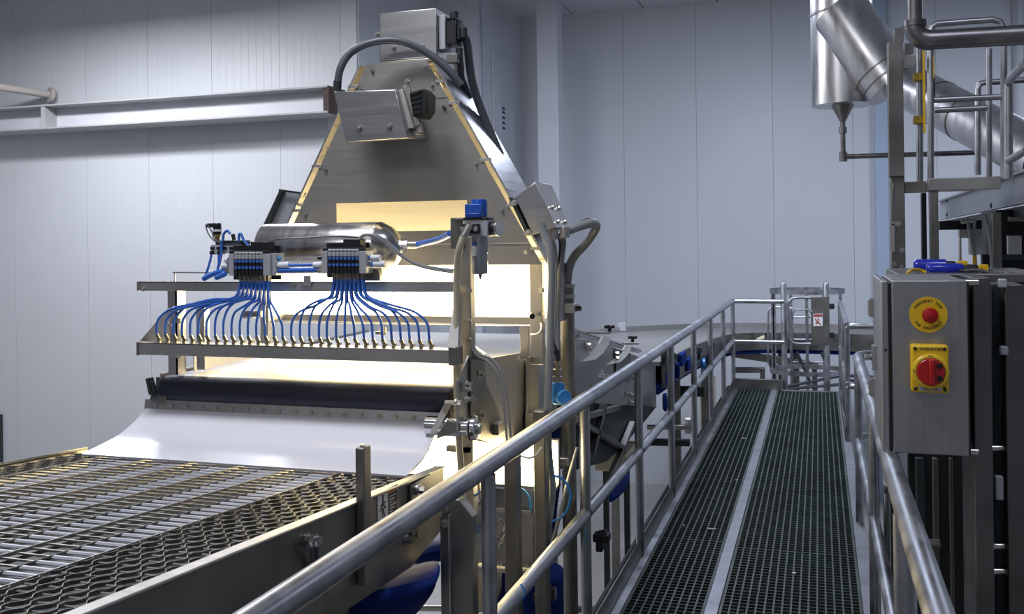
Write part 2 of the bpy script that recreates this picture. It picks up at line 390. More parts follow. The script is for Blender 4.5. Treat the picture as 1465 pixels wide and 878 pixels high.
# ------------------------------------------------------------------ gate at the far end and ladder cage behind it
gp = [P(1122, 500, Y=11.42).x, P(1183, 500, Y=11.42).x]
gt = thing('safety_gate', 'rounded tube gate with flat plate and small white notice at walkway end', 'gate', (sum(gp) / 2, 11.4, DK))
ztop = P(1122, 402, Y=11.42).z
for x in gp:
    s = MB(); s.lathe((x, 11.42, DK - .1), (0, 0, 1), [(.034, 0), (.034, ztop - DK + .06), (.022, ztop - DK + .09), (.006, ztop - DK + .1)], 14); obj('gate_post', s, PIPE, gt)
q = lambda u, v, y=11.38: P(u, v, Y=y)
s = MB(); s.tube(smooth([q(1160, 425.5), q(1140, 425.5), q(1131, 429), q(1127.5, 438), q(1127.5, 470), q(1130, 485), q(1138, 491), q(1160, 491.5)], 4), .017, 10); obj('gate_tube', s, PIPE, gt)
s = MB(); s.tube(smooth([q(1161, 447), q(1157, 443), q(1148, 442.5), q(1138, 443), q(1134, 449), q(1134, 470), q(1134, 491)], 4), .012, 10); obj('inner_tube', s, PIPE, gt)
s = MB(); s.prism([q(1160, 425), q(1186, 424), q(1187, 493), q(1161, 494)], (0, .012, 0)); pl = obj('gate_plate', s, STEELD, gt, .003)
s = MB(); s.prism([q(1163.5, 449, 11.375), q(1177, 448.5, 11.375), q(1177, 466, 11.375), q(1163.7, 466.5, 11.375)], (0, .004, 0)); nn = obj('white_notice', s, WHITE, pl)
s = MB(); s.prism([q(1163.9, 449.6, 11.37), q(1176.5, 449.2, 11.37), q(1176.5, 452.3, 11.37), q(1164, 452.6, 11.37)], (0, .004, 0))
for a, b in (((1166, 456), (1174, 464)), ((1170, 455), (1172, 458)), ((1167, 463), (1170, 460))): s.bar(q(*a, 11.373), q(*b, 11.373), .004, .012)
obj('notice_print', s, mat('red_brown_print', (.35, .05, .04), 0, .5), pl)
for v in (438, 479):
    s = MB(); a = q(1190, v); s.cbox(a, (.05, .05, .06)); s.cbox(a + V((.02, -.02, 0)), (.02, .02, .03)); obj('hinge', s, BLACK, gt, .003)
lc = thing('ladder_cage', 'hooped grey ladder cage standing behind the far gate', 'ladder', (P(1153, 430, Y=12.1).x, 12.1, 0))
cx = P(1154, 420, Y=12.0).x; rx = .42
for v, r in ((417, .43), (532, .44)):
    zc = P(1154, v, Y=12.0).z; s = MB()
    pts = [V((cx + r * math.cos(a), 12.15 + r * .8 * math.sin(a), zc)) for a in [math.pi * k / 14 for k in range(-1, 30)]]
    for a, b in zip(pts[:-1], pts[1:]): s.bar(a, b, .008, .055)
    obj('hoop', s, PIPE, lc)
for u in (1104, 1106.5, 1153, 1202.5):
    zc = P(1154, 417, Y=12.0).z; a = P(u, 420, Y=11.95).x
    s = MB(); s.box((a - .018, 12.1 if u != 1153 else 12.5, .2), (a + .018, 12.11 if u != 1153 else 12.51, zc)); obj('cage_strap', s, PIPE, lc)
s = MB(); s.tube(smooth([P(1099, 520, Y=12.3), P(1099, 455, Y=12.3), P(1101, 442, Y=12.3), P(1110, 439, Y=12.3), P(1134, 441, Y=12.3)], 4), .014, 8); obj('grab_rail', s, PIPE, lc)
for k in range(10):
    s = MB(); s.cyl((cx - .2, 12.6, .3 + k * .28), (cx + .2, 12.6, .3 + k * .28), .013, 8); obj('rung', s, PIPE, lc)
for x in (cx - .2, cx + .2):
    s = MB(); s.cyl((x, 12.6, 0), (x, 12.6, P(1154, 417, Y=12).z), .02, 8); obj('stile', s, PIPE, lc)

# ================================================================== MESH CONVEYOR (foreground left)
BXL, BXR = -2.76, -1.335                      # belt edges
bz = lambda y: H - .812 + .0757 * (3.05 - y)  # belt surface height
BY0, BY1 = .35, 3.12
cv = thing('mesh_conveyor', 'flat wire mesh conveyor belt with dull steel side plate in the left foreground', 'conveyor', (-2.0, 1.8, 1.0))
slope = V((0, 1, -.0757)).normalized()
def on(x, y, dz=0): return V((x, y, bz(y) + dz))
# cross slats: each a separate flat bar between the edge meshes
ES = .27                                      # edge mesh width
y = BY0; first = None; k = 0
up = V((0, .0757, 1)).normalized()
XI0, XI1 = BXL + .14, BXR - ES
while y < BY1:
    if first is None:
        s = MB(); s.bar(on(XI0, y, -.007), on(XI1, y, -.007), .0055, .004, up)
        bw_ = (XI1 - XI0) / 10
        for q_ in range(10):                      # rolled slat plates in every second bay
            if q_ % 2:
                xa_, xb_ = XI0 + bw_ * q_ + .004, XI0 + bw_ * (q_ + 1) - .004
                s.m = 1; s.prism([on(xa_, y - .0065, -.008), on(xa_, y, -.004), on(xa_, y + .0065, -.004), on(xa_, y + .0065, -.006), on(xa_, y - .0065, -.010)], (xb_ - xa_, 0, 0)); s.m = 0
        s.cyl(on(BXL, y, -.008), on(BXR, y, -.008), .0022, 5)
        first = obj('cross_rod', s, [STEEL, SLAT], cv, flat=True); yf = y
    else:
        c = cp(first, (0, y - yf, bz(y) - bz(yf)))
    y += .047
NB = 10; bw = (XI1 - XI0) / NB
for k in range(NB + 1):
    x = XI0 + bw * k; s = MB()
    if k % 2 == 0: s.bar(on(x, BY0, -.005), on(x, BY1, -.005), .003, .010, up)
    else: s.bar(on(x, BY0, -.008), on(x, BY1, -.008), .0025, .010, up)
    obj('long_strip', s, STEEL if k % 2 == 0 else STEELD, cv, flat=True)
for k in range(NB):                           # wear strips carry every second bay
    if k % 2 == 1:
        x = XI0 + bw * (k + .5); s = MB(); s.bar(on(x, BY0, -.032), on(x, BY1, -.032), bw * .4, .01, up)
        obj('wear_strip', s, mat('wear_strip_grey', (.06, .06, .07), 0, .4, .25, (10, 10, 10)), cv, flat=True)
# zig-zag edge meshes
def zig(x0, x1, pitch, name):
    s = MB(); n = max(2, round((x1 - x0) / .032)); wx = (x1 - x0) / n
    for i in range(n + 1):
        x = x0 + wx * i; y = BY0; sg = 1 if i % 2 else -1; pts = []
        kk = 0
        while y < BY1:
            pts.append(on(x + sg * wx * .24 * (1 if kk % 2 else -1), y, -.006)); y += pitch * .5; pts.append(on(x + sg * wx * .24 * (1 if kk % 2 else -1), min(y, BY1), -.006)); y += pitch * .5; kk += 1
        for a, b in zip(pts[:-1], pts[1:]): s.bar(a, b, .0020, .009, up)
    return obj(name, s, STEELD, cv, flat=True, kind='stuff')
zig(XI1 + .004, BXR - .004, .040, 'edge_mesh')
zig(BXL + .004, XI0 - .004, .040, 'edge_mesh')
s = MB(); s.prism([on(BXL, BY0, -.10), on(BXR, BY0, -.10), on(BXR, BY0, -.12), on(BXL, BY0, -.12)], on(BXL, BY1) - on(BXL, BY0)); obj('belt_tray', s, DARKM, cv)
# side plates
XP = -1.285
s = MB()
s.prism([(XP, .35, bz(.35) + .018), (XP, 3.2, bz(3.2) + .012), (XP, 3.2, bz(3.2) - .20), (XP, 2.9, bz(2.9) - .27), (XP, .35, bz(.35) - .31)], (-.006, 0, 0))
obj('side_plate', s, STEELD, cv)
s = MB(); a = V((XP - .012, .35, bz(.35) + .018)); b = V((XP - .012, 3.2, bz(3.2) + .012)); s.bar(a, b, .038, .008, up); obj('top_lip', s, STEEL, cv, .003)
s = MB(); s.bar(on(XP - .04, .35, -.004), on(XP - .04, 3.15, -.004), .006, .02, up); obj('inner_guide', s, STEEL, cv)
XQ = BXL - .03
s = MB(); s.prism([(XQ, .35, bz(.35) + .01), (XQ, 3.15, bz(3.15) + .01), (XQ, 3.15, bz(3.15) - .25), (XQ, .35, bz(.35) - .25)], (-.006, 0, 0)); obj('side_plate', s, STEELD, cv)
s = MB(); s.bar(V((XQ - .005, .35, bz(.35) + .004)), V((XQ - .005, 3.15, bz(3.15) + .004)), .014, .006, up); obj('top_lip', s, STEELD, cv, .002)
# upright bolted to side plate
a = P(508, 700, X=XP); b = P(527, 700, X=XP + .03); zt_ = P(517, 636, X=XP).z; zb_ = P(517, 832, X=XP).z
s = MB(); s.box((XP + .001, a.y, zb_), (XP + .03, b.y + .022, zt_)); up_ = obj('guide_upright', s, STEELD, cv, .004)
s = MB(); s.cyl((XP + .015, a.y + .022, zt_), (XP + .015, a.y + .022, zt_ + .006), .008, 10); obj('end_plug', s, BOLT, up_)
# seam plate, bolts and the cable pair
a = P(585, 700, X=XP + .002)
s = MB(); s.box((XP + .001, a.y, bz(a.y) - .19), (XP + .012, a.y + .16, bz(a.y) + .0)); obj('splice_plate', s, STEELD, cv, .002)
s = MB(); p = P(596, 700, X=XP + .012); s.bolt(p, (1, 0, 0), .012, .03); s.bolt(p + V((.0, .02, -.0)), (1, 0, 0), .01, .02); obj('hex_bolt', s, BOLT, cv)
for u, v in ((592, 762), (580, 771), (438, 771), (450, 773)):
    s = MB(); s.bolt(P(u, v, X=XP + .001), (1, 0, 0), .012, .018); obj('hex_bolt', s, BOLT, cv)
for du in (0, 7):
    s = MB(); s.tube([P(442 + du, 774, X=XP + .01), P(446 + du, 782, X=XP + .03), P(447 + du, 800, X=XP + .02), P(456 + du, 825, X=XP + .012), P(458 + du, 850, X=XP + .012)], .006, 8, 4)
    obj('sensor_cable', s, HOSEG, cv)
# safety label
lab = MB(); Lq = [P(540, 706, X=XP + .0015), P(540, 739, X=XP + .0015), P(569.5, 727, X=XP + .0015), P(569.5, 691, X=XP + .0015)]
y0, y1 = Lq[0].y, Lq[2].y; zc = lambda y, f: Lq[0].z * (1 - (y - y0) / (y1 - y0)) + Lq[3].z * ((y - y0) / (y1 - y0)) - f * .094
def lq(y0_, y1_, f0, f1, x, m, par, nm):
    g = MB(); ys = y0 + (y1 - y0) * y0_, y0 + (y1 - y0) * y1_
    g.prism([(x, ys[0], zc(ys[0], f0)), (x, ys[0], zc(ys[0], f1)), (x, ys[1], zc(ys[1], f1)), (x, ys[1], zc(ys[1], f0))], (.0006, 0, 0)); return obj(nm, g, m, par, flat=True)
wl = lq(0, 1, 0, 1, XP + .001, WHITE, cv, 'warning_label'); tag(wl, 'white and black warning label with orange heading')
lq(.5, .97, .2, .97, XP + .0018, BLACK, wl, 'label_text_field'); lq(.5, .97, .03, .19, XP + .0018, ORANGE, wl, 'label_heading')
for k in range(6): lq(.56, .9 - .1 * (k % 3), .28 + k * .1, .31 + k * .1, XP + .0026, WHITE, wl, 'label_line')
g = MB(); X_ = XP + .002
for a, b, r in (((.25, .12), (.25, .45), .006), ((.25, .42), (.12, .62), .004), ((.25, .42), (.38, .6), .004), ((.25, .55), (.2, .85), .004), ((.25, .55), (.32, .85), .004), ((.14, .45), (.38, .38), .003)):
    ya, yb2 = y0 + (y1 - y0) * a[0], y0 + (y1 - y0) * b[0]; g.bar((X_, ya, zc(ya, a[1])), (X_, yb2, zc(yb2, b[1])), r * 1.6, .001, (1, 0, 0))
obj('pictogram', g, BLACK, wl, flat=True)
# legs and cross tube of the mesh conveyor
for x in (-1.40, -2.70):
    for y in (.8, 2.6):
        s = MB(); s.box((x - .03, y - .03, 0), (x + .03, y + .03, bz(y) - .12)); obj('leg', s, STEELD, cv)

# ================================================================== CHUTE
ZB = H - .555                                  # upper belt surface
ch = thing('transfer_chute', 'curved white plastic chute sliding down onto the mesh belt', 'chute', (-2.0, 3.2, bz(3.05)))
prof = smooth([(0, 3.36, ZB - .125), (0, 3.32, ZB - .155), (0, 3.26, ZB - .192), (0, 3.18, ZB - .222), (0, 3.02, bz(3.02) + .006)], 6)
xl = lambda t: -2.665 - .04 * t; xr_ = lambda t: -1.37 + .02 * t
def sheet(s, prof, x0, x1, th):
    n = len(prof); vs = []
    for off in (0, -th):
        for i, p in enumerate(prof):
            t = i / (n - 1); d = (prof[min(i + 1, n - 1)] - prof[max(i - 1, 0)]).normalized(); nn = V((0, -d.z, d.y)); nn = nn if nn.z > 0 else -nn
            for x in (x0(t), x1(t)): vs.append(V((x, p.y, p.z)) + nn * off)
    fs = []
    N2 = 2 * n
    for i in range(n - 1):
        a = 2 * i; fs += [[a, a + 2, a + 3, a + 1], [N2 + a, N2 + a + 1, N2 + a + 3, N2 + a + 2], [a, N2 + a, N2 + a + 2, a + 2], [a + 1, a + 3, N2 + a + 3, N2 + a + 1]]
    fs += [[0, 1, N2 + 1, N2], [N2 - 2, 2 * N2 - 2, 2 * N2 - 1, N2 - 1]]
    return s.add(vs, fs)
s = MB(); sheet(s, prof, xl, xr_, .008); obj('chute_sheet', s, WHITEP, ch)
s = MB(); s.prism([(-2.68, 3.375, ZB - .098), (-2.68, 3.36, ZB - .094), (-2.68, 3.352, ZB - .132), (-2.68, 3.362, ZB - .134)], (1.33, 0, 0)); obj('steel_lip', s, STEEL, ch)
for k in range(18):
    x = -2.62 + k * .072; s = MB(); s.cyl((x, 3.352, ZB - .115), (x, 3.347, ZB - .115), .009, 8); obj('rivet', s, BOLT, ch)
# right cheek of the chute with slot
Y_ = 3.30
s = MB(); s.prism([P(613, 622, Y=3.2), P(618, 622, Y=3.2), P(641, 578, Y=3.36), P(637, 573, Y=3.36)], (.012, .01, 0)); obj('cheek_bar', s, STEEL, ch, .002)
s = MB(); s.prism([P(623, 628, Y=3.28), P(655, 617, Y=3.28), P(655, 605, Y=3.28), P(640, 600, Y=3.28), P(632, 612, Y=3.28)], (0, .02, 0)); obj('cheek_plate', s, STEELD, ch, .002)
s = MB(); s.cyl(P(637, 575, Y=3.33), P(655, 576, Y=3.33), .008, 10); obj('pivot_pin', s, BOLT, ch)
# clamp levers at the chute's left end
t = thing('clamp_levers', 'pair of dark clamp levers standing at the left end of the chute', 'clamp', P(222, 565, Y=3.36))
for u0, v0, u1, v1 in ((211, 541, 217, 564), (216, 540, 222, 563), (230, 560, 222, 567)):
    s = MB(); s.tube([P(u0, v0, Y=3.36), P(u1, v1, Y=3.36)], .009, 8, r2=.012); obj('lever', s, DARKM, t)
s = MB(); s.bar(P(240, 572, Y=3.37), P(218, 566, Y=3.37), .03, .035); obj('clamp_body', s, STEELD, t, .004)

# ================================================================== UPPER BELT CONVEYOR
uc = thing('upper_belt_conveyor', 'white belt conveyor with navy nose roller passing under the hood', 'conveyor', (-2, 4, ZB - .2))
UX0, UX1 = -2.60, -1.34
s = MB(); s.box((UX0, 3.42, ZB - .012), (UX1, 5.35, ZB)); obj('belt', s, WHITEB, uc)
s = MB(); s.lathe((UX0 - .015, 3.415, ZB - .062), (1, 0, 0), [(.058, 0), (.062, .004), (.062, UX1 - UX0 + .026), (.058, UX1 - UX0 + .03)], 32); obj('nose_roller', s, NAVY, uc)
s = MB(); s.box((UX0 + .02, 3.5, ZB - .13), (UX1 - .02, 5.3, ZB - .03)); obj('belt_bed', s, DARKM, uc)
for x in (UX0 - .03, ):
    s = MB(); s.box((x - .008, 3.4, ZB - .14), (x, 5.35, ZB + .01)); obj('side_rail', s, STEEL, uc, .002)
s = MB(); s.cyl((UX0 - .04, 3.415, ZB - .062), (UX0 + .0, 3.415, ZB - .062), .02, 14); s.cbox((UX0 - .045, 3.42, ZB - .05), (.02, .05, .09)); obj('bearing_block', s, STEELD, uc, .003)
# right belt edge rail and angled strips
s = MB(); s.bar((UX1 + .012, 3.5, ZB - .01), (UX1 + .012, 5.4, ZB - .01), .02, .03); obj('side_rail', s, STEELD, uc, .002)

# ================================================================== SIDE FRAME (machine right)
XF = -1.255
sf = thing('side_housing', 'dull steel side plate with bolts and shaft hub beside the chute', 'machine frame', (XF, 3.8, 2.6))
pl = [P(u, v, X=XF) for u, v in ((656, 545), (672, 508), (700, 512), (742, 505), (778, 498), (797, 510), (797, 596), (770, 632), (748, 636), (706, 636), (672, 628), (656, 616))]
s = MB(); s.prism(pl, (-.010, 0, 0)); obj('side_plate', s, STEELZ, sf, .002)
s = MB(); s.prism([P(u, v, X=XF + .0) for u, v in ((680, 626), (707, 634), (707, 716), (688, 716))], (-.01, 0, 0)); obj('lower_plate', s, STEELD, sf, .002)
s = MB(); s.prism([P(u, v, X=XF + .004) for u, v in ((672, 512), (690, 507), (694, 548), (718, 600), (705, 632), (672, 625))], (.006, 0, 0)); obj('cover_plate', s, STEELD, sf, .002)
for u, v in ((685, 535), (667, 549), (667, 556), (666, 570), (652, 575), (675, 570), (686, 593), (715, 612), (758, 520), (764, 518)):
    s = MB(); s.bolt(P(u, v, X=XF + .012), (1, 0, 0), .009, .02); obj('hex_bolt', s, BOLT, sf)
a = P(655, 612, X=-1.40); c = P(684, 612, X=XF + .06)
s = MB(); s.lathe((XF, c.y, c.z), (1, 0, 0), [(.036, -.14), (.036, .0), (.034, .0), (.034, .03), (.044, .03), (.046, .05), (.044, .058), (.024, .06), (.024, .066), (.016, .066), (.014, .07)], 28); obj('shaft_hub', s, POLISH, sf)
s = MB(); s.lathe((XF + .035, c.y, c.z), (1, 0, 0), [(.046, 0), (.046, .006)], 28); obj('hub_seal', s, BLACK, sf)
# polished round guard panel and bright edge
s = MB(); p0 = P(752, 560, X=XF + .01)
s.prism([P(u, v, X=XF + .010) for u, v in ((752, 515), (756, 512), (757, 598), (752, 604))], (.012, 0, 0)); obj('bright_edge_strip', s, POLISH, sf, .002)
for u0, v0, u1, v1 in ((760, 515, 775, 588), (757, 592, 774, 640)):
    s = MB(); a = P(u0, v0, X=XF + .03); b = P(u1, v1, X=XF + .03); s.box((XF + .01, a.y, b.z), (XF + .06, b.y, a.z)); obj('support_block', s, STEELZ, sf, .003)
s = MB(); s.cbox(P(714, 611, X=XF + .02), (.03, .10, .045)); obj('bracket', s, STEELD, sf, .003)
s = MB(); s.box((XF - .1, P(620, 642, Y=3.4).y, P(640, 646, Y=3.4).z), (XF + .0, 3.43, P(640, 638, Y=3.4).z)); obj('lower_cross_bar', s, STEEL, sf)
# machine legs
def leg(nm, u0, u1, v0, y, label, dep=.05, m=STEELD, cat='post'):
    a = P(u0, v0, Y=y); b = P(u1, v0, Y=y); g = MB(); g.box((a.x, y, 0), (b.x, y + dep, a.z)); return one(nm, label, cat, g, m, .005)
leg('support_column', 720, 739, 642, 3.45, 'slim square steel post left of the blue loop of air tube', .06)
leg('support_column', 762, 779, 588, 3.72, 'square steel post just right of the brightest lower lamp gap', .06)
g = MB(); pts = [P(u, v, Y=3.0) for u, v in ((629, 742), (643, 715), (657, 714), (676, 741), (676, 878))]
pts = [V((pts[0].x, 3.0, 0))] + pts[:4] + [V((pts[3].x, 3.0, 0))]
g.prism(pts, (0, .05, 0)); lg = one('shouldered_support', 'wide steel machine support with sloped top shoulders under the handrail', 'post', g, STEELD, .004)
s = MB(); p = P(644, 800, Y=2.995); s.box((p.x - .002, 2.985, .0), (p.x + .004, 3.0, P(644, 735, Y=3).z)); obj('fold_rib', s, STEEL, lg)
for v in (727, 748):
    s = MB(); s.bolt(P(637, v, Y=2.998), (0, -1, 0), .01, .016); obj('hex_bolt', s, BOLT, lg)
# drive box between the legs
db = thing('drive_box', 'brown lit steel drive box between the machine legs', 'machine box', P(720, 815, Y=3.9))
a = P(672, 727, Y=3.9); b = P(764, 812, Y=3.9)
s = MB(); s.box((a.x, 3.9, b.z), (b.x, 4.25, a.z)); obj('box_body', s, STEELZ, db, .004)
s = MB(); s.box((a.x, 3.87, a.z), (b.x, 3.92, a.z + .02)); obj('top_angle', s, STEEL, db, .002)
for u, v in ((755, 733), (776, 735), (755, 811), (736, 773), (717, 772)):
    s = MB(); s.bolt(P(u, v, Y=3.89), (0, -1, 0), .009, .02); obj('hex_bolt', s, BOLT, db)
s = MB(); s.cyl(P(672, 811, Y=3.8), P(770, 817, Y=3.8), .014, 12); s.cyl(P(686, 812, Y=3.8), P(696, 812.5, Y=3.8), .024, 12); obj('cross_shaft', s, STEEL, db)
s = MB(); p = P(676, 757, Y=3.85); s.cbox(p, (.05, .04, .04)); obj('sensor', s, CYAN, db, .003)
for k, (u, v) in enumerate(((712, 750), (722, 768), (706, 777), (728, 745))):
    s = MB(); s.tube([P(u - 8, v + 14, Y=3.84), P(u - 2, v, Y=3.82), P(u + 6, v - 8, Y=3.84), P(u + 12, v + 6, Y=3.83)], .004, 6, 4); obj('wire_loop', s, WHITE if k % 2 else HOSEG, db)
# tall square support with clamp right of the conduits
tp = thing('tall_support_post', 'tall dark steel post with white pipe clamp behind the handrail', 'post', P(811, 700, Y=4.1) * 1)
a = P(801, 600, Y=4.1).x; b = P(821, 600, Y=4.1).x; zz1 = P(811, 440, Y=4.1).z
s = MB(); s.cyl(((a + b) / 2, 4.13, .0), ((a + b) / 2, 4.13, P(811, 408, Y=4.1).z), (b - a) / 2, 24); obj('post_tube', s, STEELD, tp)
for v in (411, 426): 
    s = MB(); p = P(811, v, Y=4.13); s.cyl(p, p + V((0, 0, .016)), (b - a) / 2 + .006, 24); obj('collar', s, STEEL, tp)
s = MB(); p = P(811, 447, Y=4.1); s.box((a - .01, 4.08, p.z), (b + .01, 4.18, P(811, 434, Y=4.1).z)); c_ = obj('pipe_clamp', s, mat('pale_clamp', (.6, .6, .55), .2, .4), tp, .004)
s = MB(); p = P(822, 441, Y=4.12); s.cyl(p, p + V((.03, 0, 0)), .011, 12); obj('clamp_knob', s, BLACK, tp)
s = MB(); p = P(806, 660, Y=4.08); s.cbox(p + V((-.02, 0, 0)), (.09, .03, .035)); obj('strap_clamp', s, STEEL, tp, .002)

# ================================================================== FRONT FRAME
fx = thing('front_frame', 'stainless portal frame carrying the valve blocks in front of the hood', 'frame', (-2, 3.4, 2.6))
YF = 3.40
a, b = P(651, 400, Y=YF), P(673, 400, Y=YF); zt_ = P(660, 340, Y=YF).z; zb_ = P(660, 720, Y=YF).z
s = MB(); s.box((a.x, YF, P(660, 760, Y=YF).z), (b.x, YF + .05, zt_)); obj('right_post', s, STEELZ, fx, .003)
a, b = P(240, 450, Y=YF), P(252.5, 450, Y=YF); 
s = MB(); s.box((a.x, YF, P(246, 536, Y=YF).z), (b.x, YF + .006, P(246, 403, Y=YF).z)); s.box((b.x - .006, YF, P(246, 536, Y=YF).z), (b.x, YF + .06, P(246, 403, Y=YF).z)); obj('left_post', s, STEEL, fx)
za, zb2 = P(240, 402.5, Y=3.37).z, P(240, 416, Y=3.37).z; xa, xb = P(199, 410, Y=3.37).x, P(650, 410, Y=3.37).x
s = MB(); s.box((xa, 3.37, zb2), (xb, 3.376, za)); s.box((xa, 3.37, za - .006), (xb, 3.40, za)); obj('top_bar', s, STEEL, fx, .0015)
s = MB(); s.box((xa - .004, 3.36, zb2 - .0), (xa + .004, 3.40, za)); obj('bar_end', s, STEEL, fx)
a = P(240, 440, Y=3.38); s = MB(); s.prism([P(241, 440, Y=3.39), P(241, 493, Y=3.39), P(198, 493, Y=3.32), P(198, 490, Y=3.32)], (.004, .006, 0)); obj('gusset_plate', s, STEEL, fx)
s = MB(); s.prism([P(648, 440, Y=3.36), P(657, 440, Y=3.36), P(655, 500, Y=3.3), P(640, 503, Y=3.3), P(641, 490, Y=3.3)], (.004, .008, 0)); obj('gusset_plate', s, STEEL, fx)
s = MB(); s.prism([P(668, 490, Y=3.42), P(692, 507, Y=3.42), P(692, 516, Y=3.42), P(668, 512, Y=3.42)], (0, .03, 0)); obj('knee_bracket', s, STEELD, fx)
for u, v in ((205, 413), (246, 465), (256, 459), (650, 413), (646, 497), (652, 492), (672, 415), (671, 460), (671, 486), (256, 509), (421, 408), (434, 407)):
    s = MB(); s.bolt(P(u, v, Y=3.37 if v < 420 else 3.39), (0, -1, 0), .007, .014); obj('hex_bolt', s, BOLT, fx)
s = MB(); s.tube(smooth([P(250, 403, Y=3.35), P(250, 394, Y=3.35), P(251, 390.5, Y=3.35), P(254, 389.5, Y=3.35), P(330, 390.5, Y=3.35)], 3), .003, 6); obj('wire_hook', s, BOLT, fx)
# spray bar with 32 fittings
sb = thing('nozzle_bar', 'steel angle bar with a row of small push-in air fittings', 'nozzle bar', (-2, 3.3, 3.0))
YS = 3.26; za, zb2 = P(400, 495, Y=YS).z, P(400, 513, Y=YS).z; xa, xb = P(198, 505, Y=YS).x, P(643, 505, Y=YS).x
s = MB(); s.box((xa, YS, zb2), (xb, YS + .005, za)); s.box((xa, YS, za - .005), (xb, YS + .075, za)); obj('angle_bar', s, STEEL, sb, .0015)
s = MB(); s.box((xa - .006, YS - .004, zb2 - .003), (xa + .002, YS + .075, za + .003)); obj('end_plate', s, STEELD, sb)
s = MB(); s.box((xb - .002, YS - .006, zb2 - .006), (xb + .03, YS + .06, za + .012)); obj('end_plate', s, STEELD, sb, .002)
FIT = [225.5, 238, 249.6, 261.6, 273.4, 285, 296.6, 309, 321, 332.7, 344.5, 356, 368, 380.5, 393, 405.4] + [400 + x / 3.99 for x in (72, 122, 175, 230, 275, 328, 378, 432, 485, 535, 590, 643, 695, 745, 800, 857)]
YT = YS + .03; first = None; FP = []
for u in FIT:
    p = V((P(u + 2, 495, Y=YT).x, YT, za))
    tip = p + V((-.006, -.006, .034)); FP.append(tip)
    if first is None:
        s = MB(); s.cyl(p, p + V((0, 0, .009)), .0085, 6); s.cyl(p + V((0, 0, .008)), p + V((-.001, -.001, .018)), .006, 10); s.cyl(p + V((0, 0, .014)), tip, .0075, 12); s.cyl(p + V((.0, 0, .012)), p + V((.012, -.004, .012)), .005, 8)
        first = obj('air_fitting', s, mat('nickel_brass', (.42, .38, .31), 1, .34), sb); p0 = p
    else: cp(first, p - p0)

# ------------------------------------------------------------------ valve blocks with air tubes
YV = 3.27
def valve_block(label, u0, u1, vt, vb, vu0, vu1, tips, ports, cu0, cu1):
    t = thing('valve_block', label, 'valve block', P((u0 + u1) / 2, vb, Y=YV))
    def bx(ua, va, ub, vb_, y, d, m, nm, par=t, bev=.001):
        a, b = P(ua, va, Y=y), P(ub, vb_, Y=y); g = MB(); g.box((a.x, y, b.z), (b.x, y + d, a.z)); return obj(nm, g, m, par, bev)
    bx(u0, vt + 4, u1, vb, YV + .012, .06, GREYV, 'manifold_body')
    bx(u0, vt + 4, vu0 - .2, vb, YV, .06, GREYV, 'end_block'); bx(vu1 + .2, vt + 4, vu1 + 11, vb, YV, .06, GREYV, 'end_block')
    bx(u0 + 1, vt, vu1 + 10, vt + 4, YV + .004, .07, BLACK, 'label_rail')
    bx(u0 + 6, vt - 8, u1 + 7, vb + 6, YV + .075, .006, BLACK, 'mount_plate', bev=.003)
    bx(cu0, vt - 13, cu1, vt + 1, YV + .01, .05, BLACK, 'plug_connector', bev=.003)
    n = 8; w = (vu1 - vu0) / n
    for k in range(n):
        ua = vu0 + w * k
        seg = bx(ua + .25, vt + 12, ua + w - .25, vb, YV - .004, .03, BLACK, 'valve_segment')
        bx(ua + .25, vt + 5, ua + w - .25, vt + 11.5, YV - .002, .03, GREYV, 'segment_cap')
        bx(ua + .8, vt + 13, ua + w - .8, vt + 16.5, YV - .006, .006, BLUE, 'blue_button', seg, .0005)
        bx(ua + .8, vt + 22, ua + w - .8, vt + 25.5, YV - .006, .006, BLUE, 'blue_button', seg, .0005)
        bx(ua + .5, vt + 1, ua + w - .3, vt + 3.5, YV - .001, .004, WHITE, 'white_tag', seg, .0003)
    random.seed(len(label))
    n = len(tips)
    for i, tip in enumerate(tips):
        us = ports[0] + (ports[1] - ports[0]) * i / (n - 1); row = i % 2
        y = YV + .012 + .022 * row
        a = P(us, vb + .5, Y=y)
        g = MB(); g.cyl(a + V((0, 0, .004)), a - V((0, 0, .020)), .0055, 10); obj('port_fitting', g, STEELD, t)
        st = a - V((0, 0, .018)); dx = st.x - tip.x; dz = st.z - tip.z; j = random.uniform(-1, 1)
        L = abs(dx); hgt = .075 + .02 * j
        f = min(1, L / .12); h = .062 + .044 * f + .006 * j; yo = -.010 * row
        pts = [st, st + V((-.015 * dx, yo / 2, -.035)), st + V((-.10 * dx, yo, -.070 - .02 * (1 - f))), V((tip.x + .55 * dx, (st.y + tip.y) / 2 + yo, tip.z + h + .026 + .008 * j + .02 * (1 - f))),
               V((tip.x + .20 * dx, tip.y + yo / 2, tip.z + h + .004 * j)), V((tip.x + .03 * dx, tip.y, tip.z + h * .60)), tip + V((0, 0, .018)), tip - V((-.001, -.001, .004))]
        g = MB(); g.tube(pts, .0050, 8, 5); obj('air_tube', g, BLUE, t)
    return t, bx
t1, bx1 = valve_block('left grey valve block fanning blue air tubes to the left fittings', 327, 395, 359, 394, 334.6, 375.6, FP[:16], (344, 386), 358, 384)
t2, bx2 = valve_block('right grey valve block fanning blue air tubes to the right fittings', 460.5, 522, 355, 391, 468.7, 513, FP[16:], (477, 521), 490.5, 515)
